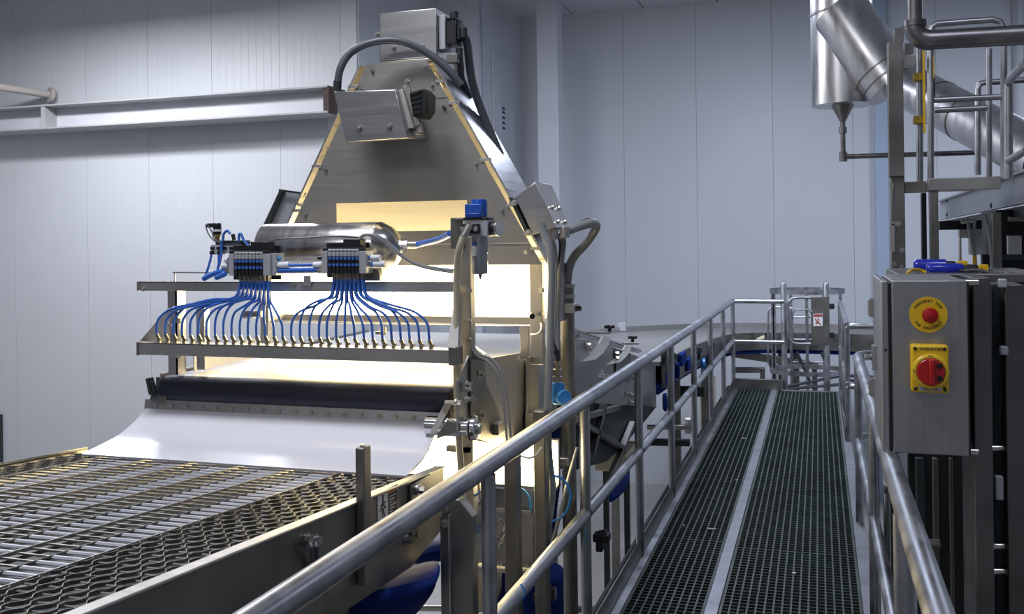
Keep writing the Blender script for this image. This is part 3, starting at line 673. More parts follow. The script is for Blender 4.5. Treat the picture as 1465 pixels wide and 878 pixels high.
# side ports: silencers and blue stubs
def stub(par, u, v, du, r, m, nm, y=YV + .03, r2=None):
    a = P(u, v, Y=y); b = P(u + du, v - .3 * du / 10, Y=y); g = MB(); g.cyl(a, b, r, 14, r2); return obj(nm, g, m, par, .001 if r > .01 else 0)
for par, u, v in ((t2, 520, 369), (t2, 524, 378)):
    stub(par, u, v, 8, .010, BOLT, 'port_nut'); stub(par, u + 7, v, 5, .0105, BLUE, 'blue_ring'); stub(par, u + 11, v, 13 if v < 372 else 16, .012, WHITEP, 'silencer')
stub(t1, 386, 370.5, 8, .009, BLACK, 'port_nut'); stub(t1, 394, 370.5, 8, .009, CYAN, 'blue_ring')
stub(t1, 391, 379, 8, .010, BOLT, 'port_nut'); stub(t1, 398, 379.5, 16, .0125, WHITEP, 'silencer')
stub(t1, 387, 387, 10, .011, BOLT, 'port_nut'); stub(t1, 327, 372, -4, .012, WHITEP, 'silencer'); stub(t1, 327, 380.5, -9, .012, WHITEP, 'silencer'); stub(t1, 327, 388, -5, .010, BOLT, 'port_nut')
stub(t2, 461, 379, -12, .0115, WHITEP, 'silencer'); stub(t2, 461, 387, -7, .010, BOLT, 'port_nut'); stub(t2, 461, 369, -6, .007, BLACK, 'port_nut')
for v, r, ua, ub in ((379.5, .006, 413, 450), (387, .0105, 396, 455)):
    g = MB(); g.cyl(P(ua, v, Y=YV + .03), P(ub, v - 1, Y=YV + .03), r, 12); one('air_line', 'thin blue air line bridging the two valve blocks' if r < .01 else 'thick blue air line bridging the two valve blocks', 'tube', g, BLUE)
for k, pts in enumerate((((323, 388), (314, 389), (302, 393), (291, 399)), ((323, 391), (315, 395), (309, 397)))):
    g = MB(); g.tube([P(u, v, Y=YV + .03 - .02 * k) for u, v in pts], .0105, 10, 4); one('air_line', ('long' if k == 0 else 'short') + ' thick blue air line drooping left of the left valve block', 'tube', g, BLUE)
g = MB(); g.box(P(434, 394, Y=3.36), P(446, 409, Y=3.366)); one('bar_bracket', 'small steel bracket on the top bar between the valve blocks', 'bracket', g, STEEL)
g = MB(); g.prism([P(524, 385, Y=3.33), P(540, 383, Y=3.33), P(543, 393, Y=3.33), (P(543, 402, Y=3.33)), P(520, 402, Y=3.33)], (0, .03, 0)); one('cable_gland_bracket', 'brown steel bracket right of the right valve block', 'bracket', g, STEELD, .002)
# pilot valve cluster at the left
pc = thing('pilot_valve_cluster', 'black pilot valve cluster with plug connector left of the left valve block', 'valve', P(320, 362, Y=3.35))
def pb(ua, va, ub, vb_, y, d, m, nm, bev=.002):
    a, b = P(ua, va, Y=y), P(ub, vb_, Y=y); g = MB(); g.box((a.x, y, b.z), (b.x, y + d, a.z)); return obj(nm, g, m, pc, bev)
pb(301, 350, 346, 362, 3.36, .05, GREYV, 'valve_base'); pb(308, 344, 350, 352, 3.365, .04, DARKM, 'valve_top')
for k in range(5): pb(300.5 + k * 9, 353, 306 + k * 9, 357, 3.355, .01, BLACK, 'pilot_button', .001)
for u in (302, 313): pb(u - 2.5, 359, u + 4, 364, 3.358, .03, BLACK, 'pilot_port')
p = P(311, 346, Y=3.38); zt2 = P(311, 319, Y=3.38).z
g = MB(); g.lathe(p, (0, 0, 1), [(.010, 0), (.010, .02), (.015, .022), (.015, .035)], 16); obj('connector_neck', g, mat('brass', (.55, .42, .2), 1, .3), pc)
g = MB(); g.lathe(p + V((0, 0, .03)), (0, 0, 1), [(.0155, 0), (.0165, .002), (.0165, zt2 - p.z - .034), (.013, zt2 - p.z - .03)], 18); hd = obj('plug_head', g, BLACK, pc)
g = MB(); g.lathe(p + V((0, 0, .042)), (0, 0, 1), [(.0172, 0), (.0172, .009)], 18); obj('white_ring', g, WHITE, hd)
g = MB(); g.cyl(P(309, 322, Y=3.38), P(297, 322.5, Y=3.38), .009, 12); obj('plug_elbow', g, BLACK, pc)
for k, pts in enumerate((((294, 321), (297, 332), (303, 341), (312, 347), (330, 349), (352, 345)), ((296, 320), (303, 331), (307, 342), (318, 348)))):
    g = MB(); g.tube([P(u, v, Y=3.36) for u, v in pts], .0025, 6, 4); obj('signal_wire', g, HOSEG, pc)
for pts in (((319, 345), (320, 335), (325, 330), (329, 334)), ((342, 345), (342, 336), (345, 335), (349, 344), (356, 352)), ((303, 364), (299, 380), (294, 394), (291, 400)), ((313, 364), (313, 378), (309, 395)), ((317, 346), (316, 370), (311, 388))):
    g = MB(); g.tube([P(u, v, Y=3.35) for u, v in pts], .0055, 8, 4); obj('air_tube', g, BLUE, pc)
g = MB(); g.tube([P(333, 335, Y=3.37), P(335, 343, Y=3.37)], .008, 10); obj('port_elbow', g, BLACK, pc)

# ================================================================== HOOD
YH = 3.85; HY2 = 4.18
hz = thing('inspection_hood', 'tall tapered stainless steel hood over the belt with a lit window', 'hood', (-1.73, 4.0, 3.6))
TL, TR = P(524, 93, Y=YH), P(612, 89, Y=YH); BR_ = P(773, 374, Y=YH); BLx = -2.36
zbh = P(640, 379, Y=YH).z
slL = (BLx - TL.x) / (TL.z - (H - .11)); slR = (BR_.x - TR.x) / (TR.z - BR_.z)
xLz = lambda z: TL.x + slL * (TL.z - z); xRz = lambda z: TR.x + slR * (TR.z - z)
W0 = P(481, 291, Y=YH); W1 = P(668, 286, Y=YH); wzb = P(600, 330, Y=YH).z; wzt = (W0.z + W1.z) / 2
def hp(x, z, y=YH): return V((x, y, z))
# front plate built around the window as one mesh with the opening
zL = TL.z
outer = [hp(xLz(zL), zL), hp(xRz(zL), zL), hp(xRz(zbh), zbh), hp(xLz(zbh), zbh)]
inner = [hp(W0.x, wzt), hp(W1.x, wzt), hp(W1.x, wzb), hp(W0.x, wzb)]
s = MB(); th = V((0, .004, 0)); vs = outer + inner + [p + th for p in outer] + [p + th for p in inner]
fs = []
for i in range(4):
    j = (i + 1) % 4
    fs += [[j, i, 4 + i, 4 + j], [8 + i, 8 + j, 12 + j, 12 + i], [i, j, 8 + j, 8 + i], [4 + j, 4 + i, 12 + i, 12 + j]]
s.add(vs, [f[::-1] for f in fs]); obj('front_plate', s, mat('hood_front_steel', (.33, .315, .295), .75, .55, .06, (3, 3, 80), 0, .05), hz, flat=True)
# folded seam low on the plate
zs = P(640, 348, Y=YH).z
s = MB(); s.prism([hp(xLz(zs), zs, YH - .004), hp(xRz(zs), zs, YH - .004), hp(xRz(zs - .006), zs - .006, YH - .004), hp(xLz(zs - .006), zs - .006, YH - .004)], (0, .003, 0)); obj('seam_strip', s, STEEL, hz)
s = MB(); a = P(405, 200, Y=YH)
G = .030
for sx, xf, nm in ((-1, xLz, 'side_plate'), (1, xRz, 'side_plate')):
    zt_, zb_ = zL + .0, H - .30
    q0, q1 = hp(xf(zt_) + sx * G, zt_, YH - .006), hp(xf(H - .11) + sx * G, H - .11, YH - .006)
    s = MB(); s.prism([q0, q1, q1 + V((0, HY2 - YH, 0)), q0 + V((0, HY2 - YH, 0))], (sx * .004, 0, .0)); obj(nm, s, mat('hood_side_steel', (.50, .50, .52), 1, .30, .10, (50, 3, 3), 0, .06), hz, flat=True)
    # straight lower skirt
    s = MB(); s.box((q1.x, YH + .12 if sx > 0 else YH - .006, H - .36), (q1.x + sx * .004, HY2, H - .11)); obj('side_skirt', s, STEEL, hz)
    # narrow folded edge
    s = MB(); s.prism([q0, q1, q1 - V((sx * .006, 0, 0)), q0 - V((sx * .006, 0, 0))], (0, .003, 0)); obj('edge_flange', s, STEEL, hz)
s = MB(); zt_ = zL; q = [hp(xLz(zt_) - G, zt_, HY2), hp(xRz(zt_) + G, zt_, HY2), hp(xRz(H - .11) + G, H - .11, HY2), hp(xLz(H - .11) - G, H - .11, HY2)]
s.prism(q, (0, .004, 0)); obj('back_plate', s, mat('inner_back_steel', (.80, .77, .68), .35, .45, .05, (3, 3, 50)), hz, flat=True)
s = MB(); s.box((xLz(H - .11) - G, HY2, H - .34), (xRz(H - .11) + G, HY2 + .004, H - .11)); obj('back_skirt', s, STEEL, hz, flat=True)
s = MB(); s.box((TL.x - .0, YH + .0, zL), (TR.x + .02, HY2, zL + .004)); obj('top_cap', s, STEEL, hz, flat=True)
# clips and screws along the slopes
for v in (118, 150, 232, 297, 357):
    for left in (1, 0):
        z = P(600, v, Y=YH).z
        x = xLz(z) if left else xRz(z); sx = -1 if left else 1
        s = MB(); s.cbox((x + sx * .014, YH - .003, z), (.05, .006, .014)); c_ = obj('clip', s, STEEL, hz, .001)
        s = MB(); s.bolt((x - sx * .03, YH - .001, z - .015), (0, -1, 0), .006, .012); obj('screw', s, BOLT, hz)
for u, v in ((533, 101), (608, 95)):
    s = MB(); s.bolt(P(u, v, Y=YH - .001), (0, -1, 0), .006, .012); obj('screw', s, BOLT, hz)
# reflective dark seam panel line near the top
s = MB(); p = P(600, 141, Y=YH - .002); s.prism([hp(TL.x + .03, p.z, YH - .002), hp(xRz(p.z) - .002, p.z, YH - .002), hp(xRz(p.z) - .002, p.z - .003, YH - .002), hp(TL.x + .03, p.z - .003, YH - .002)], (0, .001, 0)); obj('seam_strip', s, STEELD, hz)

# upper lamp panel under the hood: housing, diffuser and lower rail
x0, x1 = -2.46, -1.115
lf = thing('hood_lamp_panel', 'wide warm white lamp panel glowing beneath the hood', 'lamp', (-1.8, 4.1, H - .35))
s = MB(); s.box((x0, 4.10, H - .345), (x1, 4.16, H - .125)); obj('lamp_diffuser', s, LAMP, lf, .006)
s = MB(); s.box((x0 - .01, 4.16, H - .36), (x1 + .01, 4.176, H - .10)); obj('lamp_housing', s, STEEL, lf)
za, zb2 = P(600, 451, Y=4.0).z, P(600, 461, Y=4.0).z
s = MB(); s.box((x0, 3.98, zb2), (x1 - .02, 4.02, za)); obj('lower_rail', s, STEEL, lf, .002)
s = MB(); s.cyl((x0, 3.97, zb2 - .004), (x1 - .02, 3.97, zb2 - .004), .004, 6); obj('rail_wire', s, BOLT, lf)
# posts under the hood at right and left
hp_ = thing('hood_stand', 'bright lit square stand holding up the hood above the white belt', 'stand', (-1.2, 4.0, 3))
for u0, u1, y, vt, vb in ((757, 777, 3.92, 374, 512), (743, 757, 4.0, 455, 505)):
    a, b = P(u0, vt, Y=y), P(u1, vb, Y=y); s = MB(); s.box((a.x, y, b.z - .03), (b.x, y + .04, a.z)); obj('stand_post', s, STEEL, hp_, .003)
a, b = P(254, 418, Y=3.48), P(262, 470, Y=3.48)
s = MB(); s.box((-2.53, 3.48, ZB + .01), (-2.526, 3.95, ZB + .10)); obj('belt_side_guard', s, STEEL, hp_)
s = MB(); s.box((-2.50, 3.46, ZB + .02), (-2.46, 3.50, H - .26)); obj('stand_post', s, STEEL, hp_, .003)
s = MB(); s.box((-2.545, 4.02, ZB + .0), (-2.50, 4.06, H - .1)); obj('stand_post', s, STEEL, hp_, .003)
for u, v in ((775, 415), (772, 450), (758, 513), (765, 513)):
    s = MB(); s.bolt(P(u, v, Y=3.91), (0, -1, 0), .009, .02); obj('hex_bolt', s, BOLT, hp_)
s = MB(); a = P(762, 467, Y=3.9); s.tube([P(759, 478, Y=3.91), P(770, 477, Y=3.88), P(775, 470, Y=3.88), P(774, 462, Y=3.9)], .004, 6, 4); obj('wire_loop', s, BOLT, hp_)
s = MB(); s.cyl((-1.15, 3.86, P(769, 449, Y=3.9).z), (-1.12, 3.78, P(769, 449, Y=3.9).z), .012, 12); obj('knob', s, BLACK, hp_)
s = MB(); s.cyl(P(363, 449, Y=3.5), P(375, 449, Y=3.5), .013, 14); s.cyl(P(349, 450, Y=3.5), P(363, 449, Y=3.5), .017, 12); one('sensor_barrel', 'small sensor barrel behind the blue tubes above the belt', 'sensor', s, STEELD)
s = MB(); s.cyl(P(548, 469, Y=3.6), P(548, 477, Y=3.58), .013, 10); s.cbox(P(545, 476, Y=3.6), (.04, .02, .012)); one('sensor_barrel', 'small brown sensor over the white belt at right', 'sensor', s, STEELD)
# lower lamp panel
ll = thing('lower_lamp_panel', 'very bright warm lamp panel shining between the legs below the belt', 'lamp', (-1.6, 3.95, H - 1.05))
s = MB(); s.box((-2.3, 3.88, H - 1.035), (-1.065, 3.92, H - .87)); obj('lamp_diffuser', s, LAMP2, ll, .006)
s = MB(); s.box((-2.32, 3.92, H - 1.05), (-1.055, 3.95, H - .85)); s.box((-2.32, 3.87, H - 1.05), (-1.055, 3.95, H - 1.038)); obj('lamp_housing', s, STEELD, ll)
# ------------------------------------------------------------------ upright enclosure on the hood top
tb = thing('top_enclosure', 'square steel enclosure with black fan plug on top of the hood', 'enclosure', (TL.x, 3.95, zL))
YB_ = 3.87; a, b = P(543, 18, Y=YB_), P(625, 88, Y=YB_)
zt_ = P(584, 15, Y=YB_).z; zb_ = P(584, 84, Y=YB_).z
s = MB(); s.box((a.x, YB_, zb_), (b.x, YB_ + .16, zt_)); obj('enclosure_body', s, mat('enclosure_steel', (.48, .475, .48), 1, .33, .06, (3, 3, 60), 0, .05), tb, .003)
s = MB(); s.box((a.x - .003, YB_ + .002, zb_ - .004), (a.x + .006, YB_ + .02, P(543, 50, Y=YB_).z)); obj('side_flange', s, STEELD, tb)
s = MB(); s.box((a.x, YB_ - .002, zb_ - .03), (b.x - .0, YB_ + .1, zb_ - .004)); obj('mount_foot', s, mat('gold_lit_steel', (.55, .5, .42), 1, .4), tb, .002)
for u, v in ((563, 68), (603, 65), (539.5, 49)):
    s = MB(); s.bolt(P(u, v, Y=YB_ - .001), (0, -1, 0), .0085, .016); obj('screw', s, BOLT, tb)
a2, b2 = P(627, 22, Y=YB_ + .02), P(637, 70, Y=YB_ + .02)
s = MB(); s.box((a2.x, YB_ + .02, b2.z), (b2.x, YB_ + .10, a2.z)); obj('cover_plate', s, GREYV, tb, .002)
a2, b2 = P(637, 30, Y=YB_ + .03), P(657, 62, Y=YB_ + .03)
s = MB(); s.box((a2.x, YB_ + .03, b2.z), (b2.x - .015, YB_ + .11, a2.z)); s.box((a2.x, YB_ + .04, b2.z + .02), (b2.x, YB_ + .10, a2.z - .01)); 
for k in range(4):
    s.box((a2.x + .006 + k * .014, YB_ + .026, a2.z - .0), (a2.x + .012 + k * .014, YB_ + .10, a2.z + .014))
obj('black_connector', s, BLACK, tb, .002)
for (u, v), r in (((650, 22), .02), ((663, 45), .018), ((657, 74), .016)):
    s = MB(); p = P(u, v, Y=YB_ + .06); s.cyl(p + V((0, 0, .015)), p - V((0, 0, .03)), r, 14); obj('cable_gland', s, DARKM, tb, .002)
for pts, r in ((((661, 48), (668, 60), (671, 85), (676, 118), (686, 150), (700, 185), (716, 222)), .019), (((657, 80), (659, 95), (660, 110), (665, 122), (672, 140)), .015)):
    s = MB(); s.tube([P(u, v, Y=YB_ + .08 + .18 * i / len(pts)) for i, (u, v) in enumerate(pts)], r, 12, 5)
    one('flexible_conduit', 'dark flexible conduit dropping behind the right hood slope' if r > .018 else 'short dark conduit hanging under the black fan plug', 'conduit', s, HOSEG)
s = MB(); s.cbox(P(648, 84, Y=YB_ + .04), (.05, .03, .04)); s.cyl(P(652, 88, Y=YB_ + .04), P(652, 104, Y=YB_ + .04), .008, 8); obj('lower_gland', s, STEELD, tb, .002)
# oval port on hood slope
p = P(630, 113, Y=YH + .10); s = MB(); s.lathe(p + V((-.02, 0, -.01)), (1, 0, .5), [(.045, -.03), (.045, .02), (.040, .024), (.0, .018)], 24); obj('round_port', s, POLISH, hz)

# ------------------------------------------------------------------ tilted camera box on the hood face
YC = 3.62
cb = thing('camera_box', 'tilted steel camera box with black fan clamped to the hood face', 'camera box', P(530, 165, Y=3.7))
c0, c1, c2, c3 = P(477, 131, Y=YC), P(565.5, 128, Y=YC), P(583, 197, Y=YC), P(457, 203, Y=YC)
c3 = P(495, 203, Y=YC) * 1
dp = V((.01, .17, .012)); 
s = MB(); s.prism([c0, c1, c2, c3], dp); obj('box_body', s, MATS['enclosure_steel'], cb, .003)
ex = (c1 - c0).normalized(); ez = (c0 - c3).normalized()
for u, v in ((512, 183.5), (555, 181.5)):
    s = MB(); s.bolt(P(u, v, Y=YC - .001), (0, -1, 0), .013, .012); s.bolt(P(u, v, Y=YC - .01), (0, -1, 0), .008, .012); obj('screw', s, BOLT, cb)
s = MB(); s.prism([P(569, 130, Y=YC + .03), P(575, 127, Y=YC + .03), P(592, 182, Y=YC + .03), P(583, 184, Y=YC + .03)], (.0, .11, .0)); obj('side_cover', s, STEEL, cb, .002)
s = MB(); s.prism([P(575, 123, Y=YC + .06), P(584, 122, Y=YC + .06), P(604, 188, Y=YC + .06), P(595, 188, Y=YC + .06)], (0, .02, 0)); obj('mount_bracket', s, STEEL, cb, .002)
fq = [P(585, 133, Y=YC + .04), P(605, 126, Y=YC + .04), P(612, 134, Y=YC + .04), P(611, 157, Y=YC + .04), P(604, 168, Y=YC + .04), P(591, 167, Y=YC + .04)]
s = MB(); s.prism(fq, (0, .09, 0)); fn = obj('fan_housing', s, BLACK, cb, .003)
for k in range(5):
    s = MB(); a = fq[0].lerp(fq[5], .1 + .18 * k) + V((.004, -.003, 0)); b = fq[1].lerp(fq[4], .1 + .18 * k) + V((-.004, -.003, 0)); s.bar(a, b, .008, .005); obj('fan_rib', s, DARKM, fn)
for u, v in ((583, 117), (597, 178)):
    s = MB(); s.bolt(P(u, v, Y=YC + .06), (0, -1, 0), .009, .014); obj('screw', s, BOLT, cb)
s = MB(); p = P(482, 124, Y=YC + .08); s.cyl(p - V((0, 0, .02)), p + V((.004, 0, .025)), .018, 14); obj('cable_gland', s, DARKM, cb, .002)
s = MB(); s.bar(P(586, 190, Y=YC + .08), P(602, 189, Y=YC + .08), .03, .02); obj('lower_foot', s, STEEL, cb, .002)
s = MB(); s.tube([P(483, 119, Y=YC + .08), P(487, 98, Y=YC + .08), P(500, 77, Y=YC + .1), P(524, 63, Y=YC + .12), P(556, 57.5, Y=YC + .14), P(584, 62, Y=YC + .16), P(612, 76, Y=YC + .18), P(637, 96, Y=YC + .2), P(660, 122, Y=YC + .23)], .0165, 14, 6)
one('arched_hose', 'thick grey hose arching from the camera box to the hood top', 'hose', s, HOSEG)

# ------------------------------------------------------------------ junction boxes on the slopes
jb = thing('junction_box', 'tilted steel junction box on the right slope of the hood', 'junction box', P(770, 300, Y=3.85))
A, B_, C_, D_ = [P(u, v, Y=3.80) for u, v in ((737, 282), (766, 259.5), (795, 326), (762, 335.5))]
A = P(737, 282, Y=3.80)
s = MB(); s.prism([A, B_, C_, D_], (0, .25, 0)); obj('box_body', s, MATS['enclosure_steel'], jb, .003)
n_ = (B_ - A).cross(V((0, 1, 0))).normalized()
s = MB(); s.prism([A + V((-.01, .0, -.004)), D_ + V((-.012, 0, -.0)), D_ + V((-.03, 0, .004)), A + V((-.03, 0, .002))], (0, .2, 0)); obj('backing_flange', s, DARKM, jb)
nr = (C_ - B_).cross(V((0, -1, 0))).normalized(); nr = nr if nr.x > 0 else -nr
for t_ in (.55, .86):
    for yy in (.08, .19):
        if t_ == .55 and yy == .08: pass
        s = MB(); s.bolt(B_.lerp(C_, t_) + V((0, yy, 0)), nr, .008, .01); obj('screw', s, BOLT, jb)
for u, v in ((736, 290), (756, 333)):
    s = MB(); s.bolt(P(u, v, Y=3.80), (0, -1, 0), .009, .014); s.cbox(P(u + 3, v, Y=3.82), (.06, .02, .014)); obj('mount_tab', s, STEEL, jb)
for (u, v), r in (((774, 318), .018), (((792, 334)), .018), ((808, 331), .02)):
    s = MB(); p = P(u, v, Y=3.84); s.cyl(p + V((0, 0, .02)), p - V((0, 0, .025)), r, 14); obj('cable_gland', s, STEEL, jb, .002)
bl = thing('side_mirror_box', 'polished steel box on the left slope of the hood', 'box', P(405, 300, Y=3.95))
A, B2, C2, D2 = [P(u, v, Y=3.9) for u, v in ((404, 273), (436, 277), (411, 322), (382, 322))]
s = MB(); s.prism([A, B2, C2, D2], (0, .16, 0)); obj('box_body', s, SLAT, bl, .006)
s = MB(); s.prism([P(399.5, 272, Y=3.87), P(404, 273, Y=3.87), P(382, 322, Y=3.87), P(376, 322, Y=3.87)], (0, .2, 0)); obj('dark_frame', s, DARKM, bl, .002)
s = MB(); s.bar(P(399.5, 272, Y=3.88), P(437, 277, Y=3.88), .01, .01); obj('frame_top', s, DARKM, bl)
s = MB(); s.cyl(P(425, 293, Y=3.86), P(434, 294, Y=3.86), .009, 10); obj('latch', s, STEEL, bl)

# ------------------------------------------------------------------ air tank
tk = thing('air_tank', 'polished horizontal air tank behind the valve blocks', 'tank', P(470, 380, Y=3.62))
a = P(383, 357, Y=3.62); b = P(546, 354, Y=3.62); R = (P(450, 319, Y=3.62).z - P(450, 392, Y=3.62).z) / 2
b.z = a.z = (P(450, 319, Y=3.62).z + P(450, 392, Y=3.62).z) / 2; L = b.x - a.x
s = MB(); s.lathe(a, (1, 0, 0), [(R * .9, -.004), (R, .0), (R, L * .5), (R, L), (R * .985, L + .004), (R * .80, L + .045), (R * .5, L + .075), (R * .22, L + .085), (.018, L + .088), (.018, L + .1)], 48)
obj('tank_shell', s, mat('tank_steel', (.60, .59, .60), 1, .24, .05, (40, 3, 3), 0, .04), tk, ang=25)
s = MB(); p = a + V((L + .1, 0, .012)); s.cyl(p - V((.02, 0, 0)), p + V((.02, 0, 0)), .02, 6); s.cyl(p + V((.02, 0, 0)), p + V((.06, 0, 0)), .015, 12); s.cyl(p + V((0, 0, -.03)), p + V((0, 0, .028)), .012, 10); obj('tank_fitting', s, BOLT, tk)
pe = P(644, 334, Y=3.42)
s = MB(); s.tube([p + V((.05, 0, 0)), P(605, 348, Y=3.6), P(628, 342, Y=3.5), pe], .0125, 12, 5); one('air_line', 'thick blue air line from the tank to the regulator', 'tube', s, BLUE)
# grey cables over the tank
s = MB(); s.tube([P(352, 346, Y=3.4), P(375, 347, Y=3.38), P(400, 342, Y=3.36), P(440, 340, Y=3.36), P(480, 338, Y=3.36), P(512, 340, Y=3.34)], .0035, 8, 5); one('signal_cable', 'thin dark cable running across the tank between valve blocks', 'cable', s, HOSEG)
for k in range(2):
    s = MB(); s.tube([P(513, 345 - k, Y=3.31), P(519, 337.5 - k, Y=3.32), P(530, 335.5 + k, Y=3.33), P(548, 341 + 3 * k, Y=3.34), P(565, 356 + 3 * k, Y=3.35), P(585, 372 + 2 * k, Y=3.36), P(610, 381 + 2 * k, Y=3.37), P(652, 387 + 3 * k, Y=3.38)], .0058, 8, 5)
    one('signal_cable', ('upper' if k == 0 else 'lower') + ' of two grey cables looping from the right valve block to the post', 'cable', s, COND)

# ------------------------------------------------------------------ filter regulator
rg = thing('filter_regulator', 'blue capped filter regulator with round gauge on the right post', 'regulator', P(685, 392, Y=3.36))
def rb(ua, va, ub, vb_, y, d, m, nm, bev=.003, par=None):
    a, b = P(ua, va, Y=y), P(ub, vb_, Y=y); g = MB(); g.box((a.x, y, b.z), (b.x, y + d, a.z)); return obj(nm, g, m, par or rg, bev)
rb(644, 311.5, 663, 356, 3.385, .006, STEELD, 'mount_bracket'); rb(646, 311.5, 690, 314, 3.36, .03, STEELD, 'bracket_shelf')
rb(663, 314, 698, 338, 3.34, .07, GREYV, 'regulator_body'); rb(659, 320, 685, 334, 3.325, .03, BLACK, 'port_plate')
p = P(686, 311, Y=3.375); R = (P(696.5, 300, Y=3.375).x - P(675, 300, Y=3.375).x) / 2; h = P(686, 285, Y=3.375).z - p.z
s = MB(); s.lathe((p.x, 3.375, p.z), (0, 0, 1), [(R * .8, 0), (R, .006), (R, h - .008), (R * .93, h - .001), (R * .6, h)], 24); obj('adjust_knob', s, BLUEC, rg)
rb(664.5, 292, 689, 310.5, 3.335, .06, BLUEC, 'blue_housing'); rb(666, 305, 688, 311, 3.333, .06, mat('deep_blue', (.01, .05, .3), 0, .4), 'blue_collar')
rb(662, 311, 698, 314.5, 3.338, .072, BLACK, 'neck_ring')
zt_ = P(686, 338, Y=3.375).z; zb_ = P(686, 392, Y=3.375).z; hh = zt_ - zb_; R2 = R * .98
s = MB(); s.lathe((p.x, 3.375, zb_ - .02), (0, 0, 1), [(.003, 0), (.008, .018), (R2 * .9, .02), (R2, .026), (R2, .02 + hh * .55), (R2 * 1.04, .02 + hh * .56), (R2 * 1.04, .02 + hh)], 20); obj('filter_bowl', s, mat('bowl_grey', (.36, .38, .42), .5, .22), rg)
rb(675, 352, 681, 366, 3.335, .012, WHITE, 'bowl_label', .0005); rb(675.5, 346, 680, 350, 3.333, .01, BLUEC, 'bowl_catch', .001)
gp_ = P(700, 327, Y=3.375); s = MB(); s.lathe(gp_, (1, -.25, 0), [(.010, -.02), (.010, .0), (.026, .002), (.027, .035), (.026, .04)], 24); gg = obj('gauge_case', s, BLACK, rg)
s = MB(); s.lathe(gp_ + V((1, -.25, 0)).normalized() * .036, (1, -.25, 0), [(.028, 0), (.028, .008), (.024, .009)], 24); obj('gauge_bezel', s, BOLT, gg)
s = MB(); s.lathe(gp_ + V((1, -.25, 0)).normalized() * .044, (1, -.25, 0), [(.023, 0), (.023, .002)], 24); obj('gauge_face', s, WHITE, gg)
s = MB(); s.cyl(P(672, 322, Y=3.31), P(663, 338, Y=3.30), .014, 12); s.cyl(P(671, 321, Y=3.33), P(671, 321, Y=3.30), .013, 12); obj('outlet_elbow', s, STEEL, rg)
s = MB(); s.bolt(P(680, 327, Y=3.322), (0, -1, 0), .007, .006); s.bolt(P(661.5, 327, Y=3.322), (0, -1, 0), .006, .006); obj('screw', s, BOLT, rg)
s = MB(); s.tube([P(663, 338, Y=3.30), P(657.5, 355, Y=3.30), P(654, 380, Y=3.32), P(653, 430, Y=3.34), P(653, 520, Y=3.34), P(655, 600, Y=3.34), P(660, 680, Y=3.33), P(664, 735, Y=3.33)], .0128, 12, 5)
one('cream_hose', 'cream coloured hose running down the right post from the regulator', 'hose', s, CREAM)

# ------------------------------------------------------------------ conduits right of the hood
def hose(name, label, pts, Y, r, m=COND, cat='conduit', n=12):
    ys = Y if isinstance(Y, (list, tuple)) else [Y] * len(pts)
    g = MB(); g.tube([P(u, v, Y=y) for (u, v), y in zip(pts, ys)], r, n, 5); return one(name, label, cat, g, m)
hose('flexible_conduit', 'long grey conduit hanging from the left gland of the junction box', ((774, 320), (779, 335), (786, 352), (789, 385), (788, 440), (786, 520), (783, 600), (786, 660), (790, 700), (783, 760), (775, 800)), 3.80, .0165)
hose('flexible_conduit', 'bent grey conduit looping out right from the junction box down to the post clamp', ((812, 330), (828, 324), (846, 319), (853, 322), (850, 331), (838, 348), (822, 366), (814, 385), (811, 412)), [3.86, 3.9, 3.95, 4.0, 4.03, 4.06, 4.1, 4.12, 4.13], .019)
hose('flexible_conduit', 'dark blue-grey conduit entering the junction box from the right', ((806, 332), (822, 327), (840, 317), (852, 318)), [3.9, 3.95, 4.0, 4.05], .016, HOSEG)
hose('flexible_conduit', 'straight pale conduit between junction box and the tall post', ((800, 334), (806, 345), (802, 380), (798, 440), (797, 500)), 3.98, .013)
hose('signal_cable', 'thin black cable hanging below the junction box', ((797, 336), (801, 350), (799, 375), (793, 395), (791, 420), (795, 450), (793, 490), (799, 515)), 3.9, .0045, BLACK, 'cable')
hose('signal_cable', 'thin grey cable beside the long conduit under the junction box', ((786, 334), (793, 350), (796, 370), (795, 400), (794, 460), (792, 500)), 3.88, .006, COND, 'cable')
for k in range(2):
    hose('signal_cable', ('left' if k == 0 else 'right') + ' of two grey cables bowing down over the side frame', ((674 + 3 * k, 492), (681 + 4 * k, 507 - k), (697 + 6 * k, 516 - 3 * k), (711 + 6 * k, 533), (718 + 6 * k, 560), (722 + 6 * k, 590), (726 + 6 * k, 640)), 3.375, .0045, COND, 'cable')
# blue connector on cable
cn = thing('blue_connector', 'bright blue round connector with brass gland beside the tall post', 'connector', P(798, 570, Y=3.85))
p = P(798, 547, Y=3.86); q_ = P(798, 578, Y=3.86); r = (P(808, 560, Y=3.86).x - P(789, 560, Y=3.86).x) / 2
s = MB(); s.lathe((p.x, 3.86, q_.z), (0, 0, 1), [(r * .7, 0), (r * .95, .008), (r, .02), (r, p.z - q_.z - .01), (r * .8, p.z - q_.z)], 24); s.cyl((p.x + .008, 3.86, (p.z + q_.z) / 2 - .01), (p.x + r + .012, 3.82, (p.z + q_.z) / 2 - .01), .03, 20); obj('connector_body', s, CYAN, cn, .002)
s = MB(); z0 = P(798, 545, Y=3.86).z; z1 = P(798, 517, Y=3.86).z; s.lathe((p.x, 3.86, z0), (0, 0, 1), [(.020, 0), (.020, .02), (.014, .022), (.014, .03), (.019, .032), (.019, .05), (.012, .052), (.012, z1 - z0)], 18); obj('brass_gland', s, mat('nickel_brass', (.62, .55, .42), 1, .28), cn)
hose('signal_cable', 'thin black cable rising from the blue connector', ((798, 518), (796, 500), (792, 490), (790, 470)), 3.86, .005, BLACK, 'cable')
